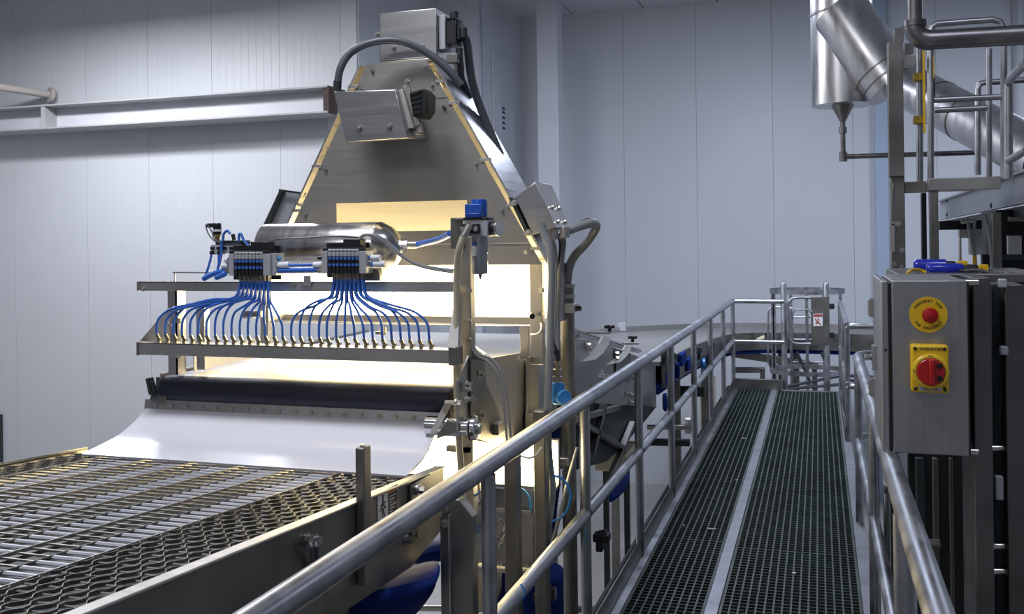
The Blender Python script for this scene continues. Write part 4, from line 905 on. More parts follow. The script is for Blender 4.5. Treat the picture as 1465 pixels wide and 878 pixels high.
hose('air_tube', 'bright blue air tube looping out right under the lower lamp', ((792, 680), (803, 684), (812, 694), (816, 710), (812, 728), (802, 740), (789, 746)), 3.75, .005, CYAN, 'tube', 8)
hose('air_tube', 'pale blue air tube arching below the middle lamp gap', ((735, 697), (748, 700), (757, 712), (759, 728)), 3.8, .005, CYAN, 'tube', 8)
hose('air_tube', 'light blue air tube slanting up from the cream hose', ((655, 722), (668, 716), (690, 702)), 3.42, .004, CYAN, 'tube', 8)
hose('air_tube', 'white tube crossing in front of the lower lamp', ((724, 663), (740, 652), (757, 655), (768, 650), (775, 640)), 3.68, .005, WHITEP, 'tube', 8)
hose('signal_cable', 'pale cable slanting down right of the machine legs', ((826, 640), (812, 690), (800, 740), (786, 790), (779, 812)), 3.9, .008, COND, 'cable', 8)
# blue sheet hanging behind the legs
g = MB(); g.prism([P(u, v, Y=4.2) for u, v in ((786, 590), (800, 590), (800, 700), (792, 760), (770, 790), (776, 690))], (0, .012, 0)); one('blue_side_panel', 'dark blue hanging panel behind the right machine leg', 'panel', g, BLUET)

# ================================================================== FAR CONVEYORS
ic = thing('inclined_conveyor', 'grey guarded conveyor sloping down behind the hood beside the handrail', 'conveyor', (-1.7, 6.3, 2.4))
s = MB(); s.prism([(-2.55, 5.25, ZB - .02), (-1.40, 5.25, ZB - .02), (-1.40, 5.25, ZB - .05), (-2.55, 5.25, ZB - .05)], (0, 2.25, -.42)); obj('belt', s, WHITEB, ic)
g0, g1 = P(820, 468, X=-1.36), P(917, 500, X=-1.30)
s = MB(); s.prism([P(818, 466, X=-1.34), P(917, 498.5, X=-1.28), P(916, 505, X=-1.28), P(818, 481, X=-1.34)], (-.03, 0, 0)); obj('white_guide', s, WHITEP, ic, .003)
s = MB(); s.cyl(P(818, 470, X=-1.325), P(917, 502, X=-1.265), .006, 8); obj('guide_wire', s, BOLT, ic)
s = MB(); s.prism([P(u, v, X=-1.17) for u, v in ((824, 484), (852, 487), (938, 519), (939, 582), (855, 577), (824, 566))], (-.02, 0, 0)); obj('side_guard', s, STEELZ, ic, .002)
s = MB(); s.prism([P(u, v, X=-1.165) for u, v in ((880, 498), (901, 505), (901, 545), (880, 540))], (.006, 0, 0)); obj('guard_door', s, STEELD, ic, .002)
s = MB(); s.prism([P(u, v, X=-1.165) for u, v in ((918, 530), (933, 534), (934, 580), (918, 579))], (.006, 0, 0)); obj('guard_door', s, STEELZ, ic, .002)
for u, v in ((840, 493), (842, 499), (881, 505), (881, 512), (897, 563), (903, 565), (902, 575), (905, 540)):
    s = MB(); s.bolt(P(u, v, X=-1.16), (1, 0, 0), .012, .022); obj('hex_bolt', s, BOLT, ic)
s = MB(); s.prism([P(u, v, X=-1.20) for u, v in ((822, 484), (834, 484), (834, 548), (822, 548))], (.02, 0, 0)); obj('end_bracket', s, STEEL, ic, .002)
s = MB(); s.prism([P(u, v, X=-1.25) for u, v in ((824, 566), (939, 582), (925, 600), (890, 640), (868, 660), (826, 672))], (-.5, 0, 0)); obj('hopper', s, DARKM, ic, .004)
for a, b in (((822, 600), (890, 640)), ((866, 570), (846, 650)), ((824, 600), (885, 582)), ((905, 605), (866, 700))):
    s = MB(); s.bar(P(*a, X=-1.22), P(*b, X=-1.22), .03, .04, (1, 0, 0)); obj('brace', s, STEELD, ic, .002)
s = MB(); p = P(855, 542, X=-1.2); s.lathe(p + V((0, 0, 0)), (1, 0, 0), [(.05, -.04), (.05, .02), (.06, .022), (.06, .03), (.03, .035), (.03, .06), (.02, .065)], 20); obj('bearing_hub', s, POLISH, ic)
s = MB(); s.cbox(P(846, 556, X=-1.18), (.06, .12, .05)); obj('motor_mount', s, STEELD, ic, .004)
for k, (u, v, w_) in enumerate(((872, 470, 0), (905, 485, 1))):
    t = thing('guide_clamp', ('nearer' if k == 0 else 'farther') + ' black knobbed guide clamp over the inclined conveyor with gleaming curved bracket', 'clamp', P(u, v + 10, X=-1.22))
    p = P(u, v, X=-1.22)
    s = MB(); s.cyl(p - V((0, 0, .02)), p + V((0, 0, .01)), .012, 10)
    for a in range(4): s.cbox(p + V((.022 * math.cos(a * 1.57 + .5), .022 * math.sin(a * 1.57 + .5), .012)), (.02, .02, .018))
    obj('knob', s, BLACK, t, .003)
    s = MB(); s.cyl(P(u - 33 + 18 * k, v + 5 + 1 * k, X=-1.30), P(u + 8 * k, v + 6, X=-1.22), .009, 10); obj('guide_rod', s, STEEL, t)
    sx = 1.0 if k == 0 else .75
    cc = [(u + 2, v + 12), (u - 1, v + 22), (u - 8, v + 34), (u - 20, v + 44)] if k == 0 else [(u - 1, v + 9), (u - 4, v + 18), (u - 10, v + 26), (u - 18, v + 33)]
    c2 = [(a - 11 * sx - 3 * i, b - 1 + 1.5 * i) for i, (a, b) in enumerate(cc)]
    s = MB()
    for i in range(3): s.prism([P(*c2[i], X=-1.16), P(*cc[i], X=-1.14), P(*cc[i + 1], X=-1.14), P(*c2[i + 1], X=-1.16)], (-.01, 0, 0))
    obj('curved_bracket', s, mat('painted_gleam', (.85, .82, .74), .3, .25), t)  # pale colour stands in for machine light reflected off the bracket
# curving outfeed conveyor
IN = [(-1.12, 7.3, -.95), (-1.10, 8.6, -1.0), (-1.08, 10.0, -1.08), (-1.04, 11.4, -1.17), (-.92, 12.2, -1.22), (-.6, 12.62, -1.25), (-.1, 12.75, -1.26), (1.4, 12.75, -1.27), (4.2, 12.75, -1.27)]
OU = [(-2.5, 7.3, -.95), (-2.48, 8.6, -1.0), (-2.44, 10.0, -1.06), (-2.3, 11.2, -1.12), (-1.95, 12.2, -1.18), (-1.45, 13.0, -1.22), (-.7, 13.5, -1.25), (1.2, 13.62, -1.27), (4.2, 13.62, -1.27)]
I_ = smooth([V((a, b, c + H)) for a, b, c in IN], 5); O_ = smooth([V((a, b, c + H)) for a, b, c in OU], 5)
oc = thing('curved_conveyor', 'long grey conveyor curving right behind the end of the walkway', 'conveyor', (-1.5, 10, 2.6))
def ribbon(nm, A_, B_, z0, z1, m):
    g = MB(); n = len(A_); vs = []
    for off in (z1, z0):
        for a, b in zip(A_, B_): vs += [a + V((0, 0, off)), b + V((0, 0, off))]
    fs = []; N = 2 * n
    for i in range(n - 1):
        a = 2 * i; fs += [[a, a + 2, a + 3, a + 1], [N + a, N + a + 1, N + a + 3, N + a + 2], [a, N + a, N + a + 2, a + 2], [a + 1, a + 3, N + a + 3, N + a + 1]]
    fs += [[0, 1, N + 1, N], [N - 2, 2 * N - 2, 2 * N - 1, N - 1]]
    g.add(vs, fs); return obj(nm, g, m, oc, flat=False)
ribbon('belt', [p.lerp(q, .03) for p, q in zip(I_, O_)], [q.lerp(p, .02) for p, q in zip(I_, O_)], -.03, 0, mat('grey_belt', (.24, .235, .23), .3, .4, .05, (3, 3, 3)))
ribbon('side_plate', I_, [p.lerp(q, .02) for p, q in zip(I_, O_)], -.20, .015, STEELD)
ribbon('side_plate', [q.lerp(p, .012) for p, q in zip(I_, O_)], O_, -.18, .06, STEEL)
ribbon('return_belt', [p.lerp(q, .04) for p, q in zip(I_, O_)], [q.lerp(p, .04) for p, q in zip(I_, O_)], -.25, -.19, BLUET)
for u, v, yy in ((950, 500, 0), (962, 503, 0), (1000, 495, 0), (1019, 487, 0)):
    s = MB(); s.cbox(P(u, v + 12, X=-1.09), (.03, .10, .09)); s.cyl(P(u, v + 6, X=-1.09), P(u, v + 6, X=-1.04), .03, 10); obj('roller_block', s, DARKM, oc, .004)
for k, (u, v) in enumerate(((1004, 522), (1012, 515), (1030, 506), (966, 530), (948, 575))):
    s = MB(); p = P(u, v, X=-1.08); s.lathe(p, (1, .2, 0), [(.05, 0), (.065, .01), (.065, .03), (.03, .035)], 14); obj('blue_roller', s, CYAN if k < 1 else BLUET, oc)
for u, v in ((976, 513), (985, 520), (960, 540)):
    s = MB(); s.cbox(P(u, v, X=-1.09), (.04, .25, .10)); obj('blue_guard', s, BLUET, oc, .01)
for x, y, w_ in ((-1.2, 8.3, .10), (-1.16, 10.3, .08), (-2.3, 8.3, .08), (-2.2, 10.6, .08), (-.3, 12.85, .08), (1.6, 12.85, .08), (1.6, 13.4, .08), (-.5, 13.3, .08), (3.3, 12.85, .08)):
    s = MB(); s.box((x - w_ / 2, y - .04, 0), (x + w_ / 2, y + .04, H - 1.2 if y < 11 else H - 1.5)); obj('leg', s, STEELD, oc, .003)
for a, b, y, w_ in (((967, 559), (1008, 560), 8.4, .085), ((926, 632), (987, 633), 7.6, .05), ((926, 611), (985, 611), 8.0, .035)):
    s = MB(); s.bar(P(*a, Y=y), P(*b, Y=y), .05, w_); obj('cross_brace', s, DARKM if w_ > .04 else STEEL, oc, .003)
s = MB(); s.lathe(P(981, 608, Y=7.9), (1, 0, 0), [(.03, 0), (.07, .0), (.07, .04), (.03, .05)], 14); obj('brace_flange', s, STEEL, oc)
for a, b, w_ in (((1052, 506), (1170, 523), .09), ((1165, 520), (1166, 560), .09), ((1052, 529), (1094, 529), .07), ((1091, 526), (1091, 556), .07)):
    s = MB(); s.bar(P(*a, Y=12.62), P(*b, Y=12.62), .06, w_, (0, 1, 0) if abs(a[0] - b[0]) < 5 else (0, 0, 1)); obj('stand_frame', s, STEELD, oc, .003)
for a, b in (((1140, 503), (1160, 548)), ((1175, 504), (1184, 525)), ((1127, 552), (1200, 538)), ((1127, 556), (1200, 550)), ((1213, 537), (1250, 539)), ((1213, 544), (1250, 545)), ((1100, 515), (1106, 535))):
    s = MB(); s.cyl(P(*a, Y=12.5), P(*b, Y=12.5), .018, 8); obj('thin_brace', s, DARK, oc)
s = MB(); s.cyl(P(1083, 487, Y=12.4), P(1094, 482, Y=12.4), .028, 12); obj('sensor_tube', s, CARTON, oc); s = MB(); s.cbox(P(1097, 481, Y=12.4), (.03, .03, .09)); obj('sensor_bracket', s, BLACK, oc)
s = MB(); s.cbox(P(890, 470, Y=11.3) + V((0, 0, .02)), (.09, .04, .10)); one('small_grey_box', 'tiny grey box on the far rim of the curved conveyor', 'box', s, GREYV, .004)
g = MB(); a, b = P(1001, 544, Y=11.9), P(1020, 600, Y=11.9); g.box((a.x, 11.9, 0), (b.x, 12.3, a.z)); one('cream_crate_stack', 'cream board stack standing beyond the curved conveyor legs', 'crate', g, CARTON, .01)
g = MB(); a, b = P(850, 648, Y=7.0), P(896, 676, Y=7.0); g.box((a.x, 7.0, b.z), (b.x, 7.5, a.z)); cc_ = one('cream_crate', 'cream crate on a dark stand under the inclined conveyor', 'crate', g, CARTON, .01); g = MB(); [g.box((x_, 7.2, 0), (x_ + .04, 7.24, b.z)) for x_ in (a.x + .02, b.x - .06)]; obj('stand', g, DARKM, cc_)
# blue sheeting under the inclined conveyor
def cloth(name, label, rows, m, th=.006, cat='sheet', par=None):
    g = MB(); nr_ = len(rows); nc = len(rows[0]); vs = [V(p) for r in rows for p in r]
    fs = [[i * nc + j, i * nc + j + 1, (i + 1) * nc + j + 1, (i + 1) * nc + j] for i in range(nr_ - 1) for j in range(nc - 1)]
    g.add(vs, fs); o = obj(name, g, m, par) if par else one(name, label, cat, g, m); md = o.modifiers.new('sub', 'SUBSURF'); md.levels = md.render_levels = 2
    sd = o.modifiers.new('sol', 'SOLIDIFY'); sd.thickness = th; return o
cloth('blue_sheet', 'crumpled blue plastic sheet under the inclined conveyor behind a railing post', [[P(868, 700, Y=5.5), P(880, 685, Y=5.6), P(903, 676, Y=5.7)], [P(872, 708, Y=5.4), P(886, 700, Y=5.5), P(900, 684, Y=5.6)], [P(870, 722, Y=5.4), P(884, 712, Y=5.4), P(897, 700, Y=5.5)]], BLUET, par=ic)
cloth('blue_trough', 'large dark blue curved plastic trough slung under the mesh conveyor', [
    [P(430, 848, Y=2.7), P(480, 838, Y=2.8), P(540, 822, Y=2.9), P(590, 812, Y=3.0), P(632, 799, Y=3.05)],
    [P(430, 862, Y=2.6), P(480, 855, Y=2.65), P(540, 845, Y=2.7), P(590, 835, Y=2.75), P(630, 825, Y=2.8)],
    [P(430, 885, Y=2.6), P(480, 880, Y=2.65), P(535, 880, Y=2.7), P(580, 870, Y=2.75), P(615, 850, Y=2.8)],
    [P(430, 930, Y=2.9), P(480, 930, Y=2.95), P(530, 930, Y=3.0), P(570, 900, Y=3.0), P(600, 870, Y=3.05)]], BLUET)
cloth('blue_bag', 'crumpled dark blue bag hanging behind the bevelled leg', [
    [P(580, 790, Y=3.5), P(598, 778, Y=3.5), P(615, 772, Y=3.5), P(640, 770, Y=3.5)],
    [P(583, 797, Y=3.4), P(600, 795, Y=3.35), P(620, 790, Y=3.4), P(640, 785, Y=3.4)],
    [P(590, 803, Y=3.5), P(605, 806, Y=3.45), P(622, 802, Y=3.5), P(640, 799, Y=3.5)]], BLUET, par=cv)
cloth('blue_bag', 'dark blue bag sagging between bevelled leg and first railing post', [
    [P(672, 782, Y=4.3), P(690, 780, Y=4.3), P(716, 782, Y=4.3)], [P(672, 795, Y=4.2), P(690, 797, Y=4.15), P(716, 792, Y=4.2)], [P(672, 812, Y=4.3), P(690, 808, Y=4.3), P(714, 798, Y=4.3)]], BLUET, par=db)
g = MB(); p = P(676, 835, Y=4.6); g.lathe(p, (.25, -1, .1), [(.01, 0), (.13, .02), (.145, 0), (.15, -.02), (.15, -.5), (.1, -.52)], 28); one('beige_tub', 'round beige tub end right of the wide shouldered machine support', 'tub', g, CARTON)
g = MB(); p = P(760, 860, Y=4.8); g.lathe((p.x, p.y, 0), (0, 0, 1), [(.16, 0), (.17, .02), (.18, p.z * .5), (.185, P(760, 815, Y=4.8).z - .02), (.17, P(760, 815, Y=4.8).z)], 28); one('blue_drum', 'bright blue drum standing behind the slim machine leg', 'drum', g, BLUET)
s = MB(); s.cyl(P(620, 804, Y=4.2), P(560, 806, Y=4.2), .02, 12); one('floor_pipe', 'short pale pipe seen above the blue trough', 'pipe', s, STEEL)
s = MB(); s.cyl(P(590, 869, Y=5.2), P(880, 872, Y=5.2), .02, 12); one('low_cross_pipe', 'low pale pipe running behind all the machine legs', 'pipe', s, STEEL)
t = thing('floor_valve', 'black handled valve on the low pipe behind the middle rail', 'valve', P(780, 860, Y=4.6))
s = MB(); s.cyl(P(765, 856, Y=4.6), P(793, 850, Y=4.6), .03, 14); s.cbox(P(787, 847, Y=4.6), (.06, .05, .05)); obj('valve_body', s, BLACK, t, .006)
t = thing('rail_clamp', 'black clamp fixed beside the second railing post', 'clamp', P(862, 770, Y=4.06))
s = MB(); s.cbox(P(861, 768, Y=4.1), (.07, .06, .035)); s.cyl(P(855, 766, Y=4.1), P(869, 762, Y=4.1), .02, 12); s.cbox(P(858, 778, Y=4.1), (.03, .04, .06)); obj('clamp_body', s, BLACK, t, .005)
# debris
for (u, v, sx, sy, lbl, m) in ((1018, 757, .05, .02, 'small grey scrap on the left grating near the nearest joint', GREYV), (978, 752, .012, .012, 'tiny white scrap on the left grating close to the kick board', WHITE), (1054, 687, .018, .018, 'tiny pale scrap beside the centre strip on the left grating', GREYV), (1064, 627, .04, .02, 'small grey scrap on the far joint of the left grating', GREYV), (1136, 820, .02, .015, 'tiny white scrap on the right grating nearest the camera', WHITE)):
    p = P(u, v, Z=DK + .001); s = MB(); s.cbox(p + V((0, 0, .003)), (sx, sy, .004)); one('scrap', lbl, 'scrap', s, m, .001)

# ================================================================== CONTROL CABINET
cc = thing('control_cabinet', 'grey steel control cabinet with emergency stop and yellow switch at right', 'cabinet', (.4, 3.6, H - .75))
a, b = P(1275, 401, Y=3.43), P(1387, 653, Y=3.43)
CX0, CX1, CZ0, CZ1 = a.x, b.x, b.z, a.z; CYF = 3.43
CAB = mat('cabinet_steel', (.38, .38, .395), .9, .46, .06, (60, 3, 3), 0, .05)
s = MB(); s.box((CX0, CYF, CZ0), (CX1, CYF + .52, CZ1)); obj('cabinet_body', s, CAB, cc, .004)
s = MB(); s.box((CX0 - .010, CYF + .006, CZ0 + .01), (CX0, CYF + .51, CZ1 - .01)); obj('door_gasket', s, BLACK, cc)
s = MB(); s.box((CX0 - .032, CYF + .002, CZ0 + .002), (CX0 - .010, CYF + .51, CZ1 - .002)); dr = obj('cabinet_door', s, CAB, cc, .004)
for zf in (.25, .78):
    s = MB(); z = CZ0 + (CZ1 - CZ0) * zf; s.cbox((CX0 - .036, CYF + .48, z), (.02, .03, .07)); s.cyl((CX0 - .046, CYF + .48, z - .03), (CX0 - .046, CYF + .48, z + .03), .008, 10); obj('latch', s, BOLT, dr)
s = MB(); s.cbox((CX0 - .04, CYF + .30, CZ0 + .28), (.02, .03, .09)); s.cyl((CX0 - .05, CYF + .30, CZ0 + .28), (CX0 - .075, CYF + .30, CZ0 + .28), .012, 12); obj('handle', s, POLISH, dr, .003)
s = MB(); s.cyl((CX0 - .02, CYF + .001, CZ0 + .34), (CX0 - .02, CYF - .004, CZ0 + .34), .005, 8); obj('door_rivet', s, BLACK, dr)
s = MB(); s.box((CX1 + .0, CYF + .01, CZ0 + .0), (CX1 + .006, CYF + .5, CZ1 - .006)); obj('rear_flange', s, BLACK, cc)
FR = Matrix(((1, 0, 0, 0), (0, 0, -1, 0), (0, 1, 0, 0), (0, 0, 0, 1)))     # XY drawing plane -> facing -Y
def face(px, pz, y): return Matrix.Translation((px, y, pz)) @ FR
e = P(1328, 450, Y=CYF)
es = MB(); es.cyl((e.x, CYF, e.z), (e.x, CYF - .003, e.z), .0585, 48); ed = obj('emergency_stop_disc', es, YEL, cc, flat=False); tag(ed, 'round yellow emergency stop plate')
def arc_text(s_, r, mid, spread, size, par, flip=False):
    n = len(s_)
    for i, c_ in enumerate(s_):
        if c_ == ' ': continue
        f = (i / (n - 1) - .5) * spread
        an = math.radians(mid) - (f if not flip else -f)
        x, z = e.x + r * math.cos(an), e.z + r * math.sin(an)
        rot = an - math.pi / 2 if not flip else an + math.pi / 2
        text(c_, size, BLACK, Matrix.Translation((x, CYF - .0035, z)) @ FR @ Matrix.Rotation(rot, 4, 'Z'), par, 'letter', .0002)
arc_text('EMERGENCY STOP', .045, 90, math.radians(118), .0125, ed)
arc_text('FOR EMERGENCY', .045, 270, math.radians(112), .0125, ed, True)
s = MB(); eb = V((e.x + .003, CYF - .003, e.z)); s.lathe(eb, (0, -1, 0), [(.017, 0), (.017, .018), (.0245, .020), (.0255, .028), (.023, .036), (.012, .040), (.001, .041)], 32); obj('red_button', s, RED, cc)
a, b = P(1303, 493, Y=CYF - .05), P(1358.5, 563, Y=CYF - .05)
s = MB(); s.box((a.x, CYF - .05, b.z), (b.x, CYF, a.z)); sw = obj('switch_housing', s, YEL, cc, .008); tag(sw, 'yellow isolator switch housing')
cxs, czs = (a.x + b.x) / 2 + .001, P(1331, 531, Y=CYF - .05).z; YS_ = CYF - .05
s = MB(); s.lathe((cxs, YS_, czs), (0, -1, 0), [(.056, 0), (.056, .008), (.052, .012), (.046, .013), (.046, .010)], 40); obj('dial_ring', s, mat('yellow_ring', (.82, .56, .03), 0, .35), sw)
s = MB(); s.lathe((cxs, YS_ - .009, czs), (0, -1, 0), [(.043, 0), (.043, .009), (.040, .012)], 36); kn = obj('red_dial', s, RED, sw)
s = MB(); s.cbox((cxs + .002, YS_ - .028, czs), (.017, .02, .086)); obj('dial_grip', s, RED, kn, .005)
s = MB(); s.cyl((cxs + .026, YS_ - .0205, czs + .020), (cxs + .026, YS_ - .0225, czs + .020), .009, 12); s.cyl((cxs + .026, YS_ - .0205, czs - .020), (cxs + .026, YS_ - .0225, czs - .020), .009, 12); obj('dial_recess', s, BLACK, kn)
hw, hh = (b.x - a.x) / 2, (a.z - b.z) / 2; mz = (a.z + b.z) / 2; mx = (a.x + b.x) / 2
for sx in (-1, 1):
    for sz in (-1, 1):
        s = MB(); s.cyl((mx + sx * (hw - .013), YS_ + .001, mz + sz * (hh - .012)), (mx + sx * (hw - .013), YS_ - .002, mz + sz * (hh - .012)), .0055, 12); obj('screw', s, BLACK, sw)
text('WIENSTED', .0125, BLACK, face(mx + .004, mz + hh - .013, YS_ - .0004) @ Matrix.Scale(1.15, 4, (1, 0, 0)), sw, 'maker_lettering')
text('ON', .009, BLACK, face(cxs, czs + .0505, YS_ - .0125), sw, 'dial_print', .0003)
text('OFF', .008, BLACK, face(cxs - .049, czs + .0, YS_ - .0125) @ Matrix.Rotation(1.57, 4, 'Z'), sw, 'dial_print', .0003)
s = MB(); s.box((mx - .033, YS_ - .002, mz - hh + .007), (mx + .033, YS_, mz - hh + .024)); np_ = obj('name_plate', s, mat('grey_plate', (.45, .45, .47), .5, .4), sw)
for k in range(3): 
    s = MB(); s.box((mx - .025 + .004 * k, YS_ - .0026, mz - hh + .010 + k * .004), (mx + .026 - .006 * k, YS_ - .002, mz - hh + .0115 + k * .004)); obj('plate_line', s, BLACK, np_)
for sx in (-1, 1):
    s = MB(); s.prism([(mx + sx * .038, YS_ - .001, mz - hh + .008), (mx + sx * .047, YS_ - .001, mz - hh + .008 if sx < 0 else mz - hh + .022), (mx + sx * .038, YS_ - .001, mz - hh + .022)], (0, .0006, 0)); obj('black_triangle', s, BLACK, sw)
# brackets from cabinet to the upright behind
for v in (404, 646):
    p = P(1390, v, Y=3.5); s = MB(); s.cyl(p - V((.03, 0, 0)), p + V((.02, 0, 0)), .012, 12); obj('mount_stud', s, BOLT, cc)

# ------------------------------------------------------------------ dark steelwork right of the cabinet
def slab(name, label, u0, u1, v0, y, dep, m, cat='panel', v1=None, bev=.004):
    a, b = P(u0, v0, Y=y), P(u1, v0, Y=y); g = MB(); g.box((a.x, y, 0 if v1 is None else P(u0, v1, Y=y).z), (b.x, y + dep, a.z)); return one(name, label, cat, g, m, bev)
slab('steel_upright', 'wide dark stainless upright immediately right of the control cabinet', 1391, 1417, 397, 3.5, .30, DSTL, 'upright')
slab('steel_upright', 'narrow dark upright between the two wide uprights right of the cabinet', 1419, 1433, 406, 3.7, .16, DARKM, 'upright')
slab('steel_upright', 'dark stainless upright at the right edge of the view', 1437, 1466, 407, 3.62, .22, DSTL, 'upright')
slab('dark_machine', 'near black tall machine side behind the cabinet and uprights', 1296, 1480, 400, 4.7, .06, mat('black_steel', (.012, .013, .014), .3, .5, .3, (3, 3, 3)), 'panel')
slab('thin_upright', 'thin grey upright below the left part of the control cabinet', 1358, 1363, 655, 4.1, .02, DSTL, 'upright')
slab('thin_upright', 'thin dark upright below the middle of the control cabinet', 1310, 1322, 655, 4.3, .03, DARKM, 'upright')
slab('thin_upright', 'grey upright below the right corner of the control cabinet', 1389, 1392, 655, 4.0, .02, STEEL, 'upright')
slab('thin_upright', 'slim grey upright below the cabinet behind the handrail', 1334, 1342, 655, 4.2, .03, DSTL, 'upright')
for k, (u0, u1, v, lbl) in enumerate(((1416, 1440, 641, 'upper'), (1416, 1437, 781, 'middle'), (1414, 1446, 817, 'lowest'))):
    s = MB(); s.cyl(P(u0, v, Y=3.68), P(u1, v, Y=3.68), .012, 12); one('cross_bolt', lbl + ' short round spacer between the right uprights', 'spacer', s, BOLT)
for k, (u, v) in enumerate(((1436, 501), (1434, 405), (1429, 697))):
    s = MB(); s.cbox(P(u, v, Y=3.62), (.025, .03, .03 + .05 * (k == 2))); one('spacer_block', ('round', 'top', 'tall')[k] + ' pale spacer block at the gap between the right uprights', 'spacer', s, GREYV, .004)
for v in (778, 845):
    s = MB(); s.cyl(P(1325, v, Y=3.9), P(1345, v, Y=3.9), .018, 12); one('pipe_stub', ('upper' if v < 800 else 'lower') + ' short pipe stub in the dark right of the near handrail', 'pipe', s, STEELD)
s = MB(); a, b = P(1225, 878, Z=DK), P(1222, 660, Z=DK)
# polished vertical tube and kick plate between the rails
s = MB(); s.tube(smooth([(.31, 5.0, DK - .2), (.31, 5.0, ZR - .25), (.30, 5.0, ZR - .12), (.25, 4.95, ZR - .05)], 4), .03, 14); one('vertical_pipe', 'polished vertical pipe rising to the near right handrail', 'pipe', s, POLISH)
s = MB(); s.tube(smooth([(.26, 3.95, DK - .3), (.26, 3.95, DK + .16), (.275, 3.95, DK + .24), (.33, 3.95, DK + .27), (.45, 3.95, DK + .27)], 4), .03, 14); one('low_bent_pipe', 'low bent pipe beside the walkway under the cabinet', 'pipe', s, PIPE)
# top of cabinet: blue motors, cables, plates
for k, (u0, u1, v0, v1, y) in enumerate(((1307, 1352, 372, 389, 4.35), (1325, 1376, 378, 392, 4.15))):
    t = thing('blue_motor', ('rear' if k == 0 else 'front') + ' blue cylindrical motor lying on top of the control cabinet', 'motor', P((u0 + u1) / 2, v1, Y=y))
    a = P(u0, (v0 + v1) / 2, Y=y); b = P(u1, (v0 + v1) / 2 + .6, Y=y); r = (P(u0, v0, Y=y).z - P(u0, v1, Y=y).z) / 2 + .004; b.z = a.z; L = b.x - a.x
    s = MB(); s.lathe(a, (1, 0, 0), [(r * .7, 0), (r * .93, .008), (r, .02), (r, L), (r * .9, L + .004)], 28); obj('motor_shell', s, mat('motor_blue', (.02, .03, .42), 0, .22), t)
    s = MB(); s.lathe(b, (1, 0, 0), [(r * .72, 0), (r * .72, .035 + .02 * k), (r * .6, .04 + .02 * k)], 18); obj('motor_collar', s, BLACK, t)
    s = MB(); s.cbox(b + V((.065 + .01 * k, 0, .0)), (.035, .05, r * 1.5)); obj('yellow_plug', s, YEL, t, .003)
s = MB(); a, b = P(1246, 395, Y=3.95), P(1400, 390, Y=4.6); s.box((CX0 + .06, 3.96, CZ1 - .03), (CX1 + .35, 4.66, CZ1 + .0)); one('cabinet_shelf', 'flat steel shelf plate behind the top of the control cabinet', 'shelf', s, STEELD, .003)
for k in range(9):
    random.seed(k); pts = []
    for j in range(6):
        pts.append(P(1376 + j * 19 + random.uniform(-5, 5), 386 + 2.4 * j + random.uniform(-4, 3) - .6 * k, Y=4.05 + .05 * k))
    s = MB(); s.tube(pts, .006, 7, 4); one('cable', 'loose dark cable in the tangle on top of the right machine', 'cable', s, [HOSEG, BLACK, HOSEG][k % 3], group='tangled cables on the right machine')
s = MB(); s.tube([P(1298, 391, Y=4.0), P(1305, 386, Y=4.05), P(1316, 386, Y=4.1), P(1325, 390, Y=4.1)], .006, 8, 4); one('cable', 'yellow cable curling under the rear blue motor', 'cable', s, YEL)

# ================================================================== UPPER RIGHT PLATFORM AND PIPEWORK
ms = thing('steel_mast', 'tall dull steel mast rising behind the control cabinet', 'mast', P(1283, 380, Y=5.0))
def rect(u0, u1, v0, v1, y, d, m, nm, par, bev=.003):
    a, b = P(u0, v0, Y=y), P(u1, v1, Y=y); g = MB(); g.box((a.x, y, b.z), (b.x, y + d, a.z)); return obj(nm, g, m, par, bev)
rect(1270, 1294, 60, 252, 5.0, .08, STEELD, 'upper_box_section', ms); rect(1279, 1293, 40, 60, 5.02, .05, STEELD, 'top_tongue', ms)
rect(1274, 1296, 245, 395, 5.03, .07, STEELD, 'lower_box_section', ms)
s = MB(); s.prism([P(1272, 262, Y=5.02), P(1279, 262, Y=5.02), P(1276, 290, Y=5.02)], (0, .02, 0)); s.box(P(1273, 320, Y=5.02), P(1280, 360, Y=5.03)); obj('edge_gusset', s, STEEL, ms)
for u, v in ((1285, 320), (1278, 320), (1290, 382), (1279, 378), (1291, 358)):
    s = MB(); s.bolt(P(u, v, Y=5.03), (0, -1, 0), .009, .01); obj('hex_bolt', s, BOLT, ms)
pf = thing('access_platform', 'steel access platform with square posts right of the mast', 'frame', P(1335, 370, Y=5.0))
rect(1328, 1432, 255, 270, 5.0, .06, STEEL, 'front_channel', pf); rect(1294, 1326, 260, 275, 5.06, .05, STEELD, 'side_channel', pf)
rect(1330, 1344, 272, 400, 5.01, .06, STEELD, 'square_post', pf); rect(1318, 1327, 276, 400, 5.25, .05, DARKM, 'square_post', pf)
rect(1294, 1311, 79, 94, 5.05, .05, STEEL, 'top_arm', pf); rect(1294, 1307, 62, 76, 5.1, .04, STEELD, 'top_arm', pf)
s = MB(); s.box(P(1328, 265, Y=5.06), V((P(1432, 256, Y=5.0).x, 5.9, P(1328, 261, Y=5.0).z))); obj('deck_plate', s, STEELD, pf)
gr = thing('platform_guardrail', 'tube guardrail with looped corners around the upper right platform', 'railing', P(1370, 255, Y=5.1))
def pipe(pts, y, r, par=gr, m=PIPE, nm='rail_tube', sm=0, n=12):
    ys = y if isinstance(y, (list, tuple)) else [y] * len(pts); g = MB(); g.tube([P(u, v, Y=q_) for (u, v), q_ in zip(pts, ys)], r, n, sm); return obj(nm, g, m, par)
pipe([(1331.5, 256), (1331.5, 46), (1334, 38), (1341, 34), (1420, 28), (1431, 31), (1436, 40), (1436, 256)], 5.05, .0155)
pipe([(1415, 256), (1415, 70)], 5.5, .015); pipe([(1336, 143), (1432, 138.5)], 5.05, .0145); pipe([(1337, 158), (1413, 154)], 5.3, .015)
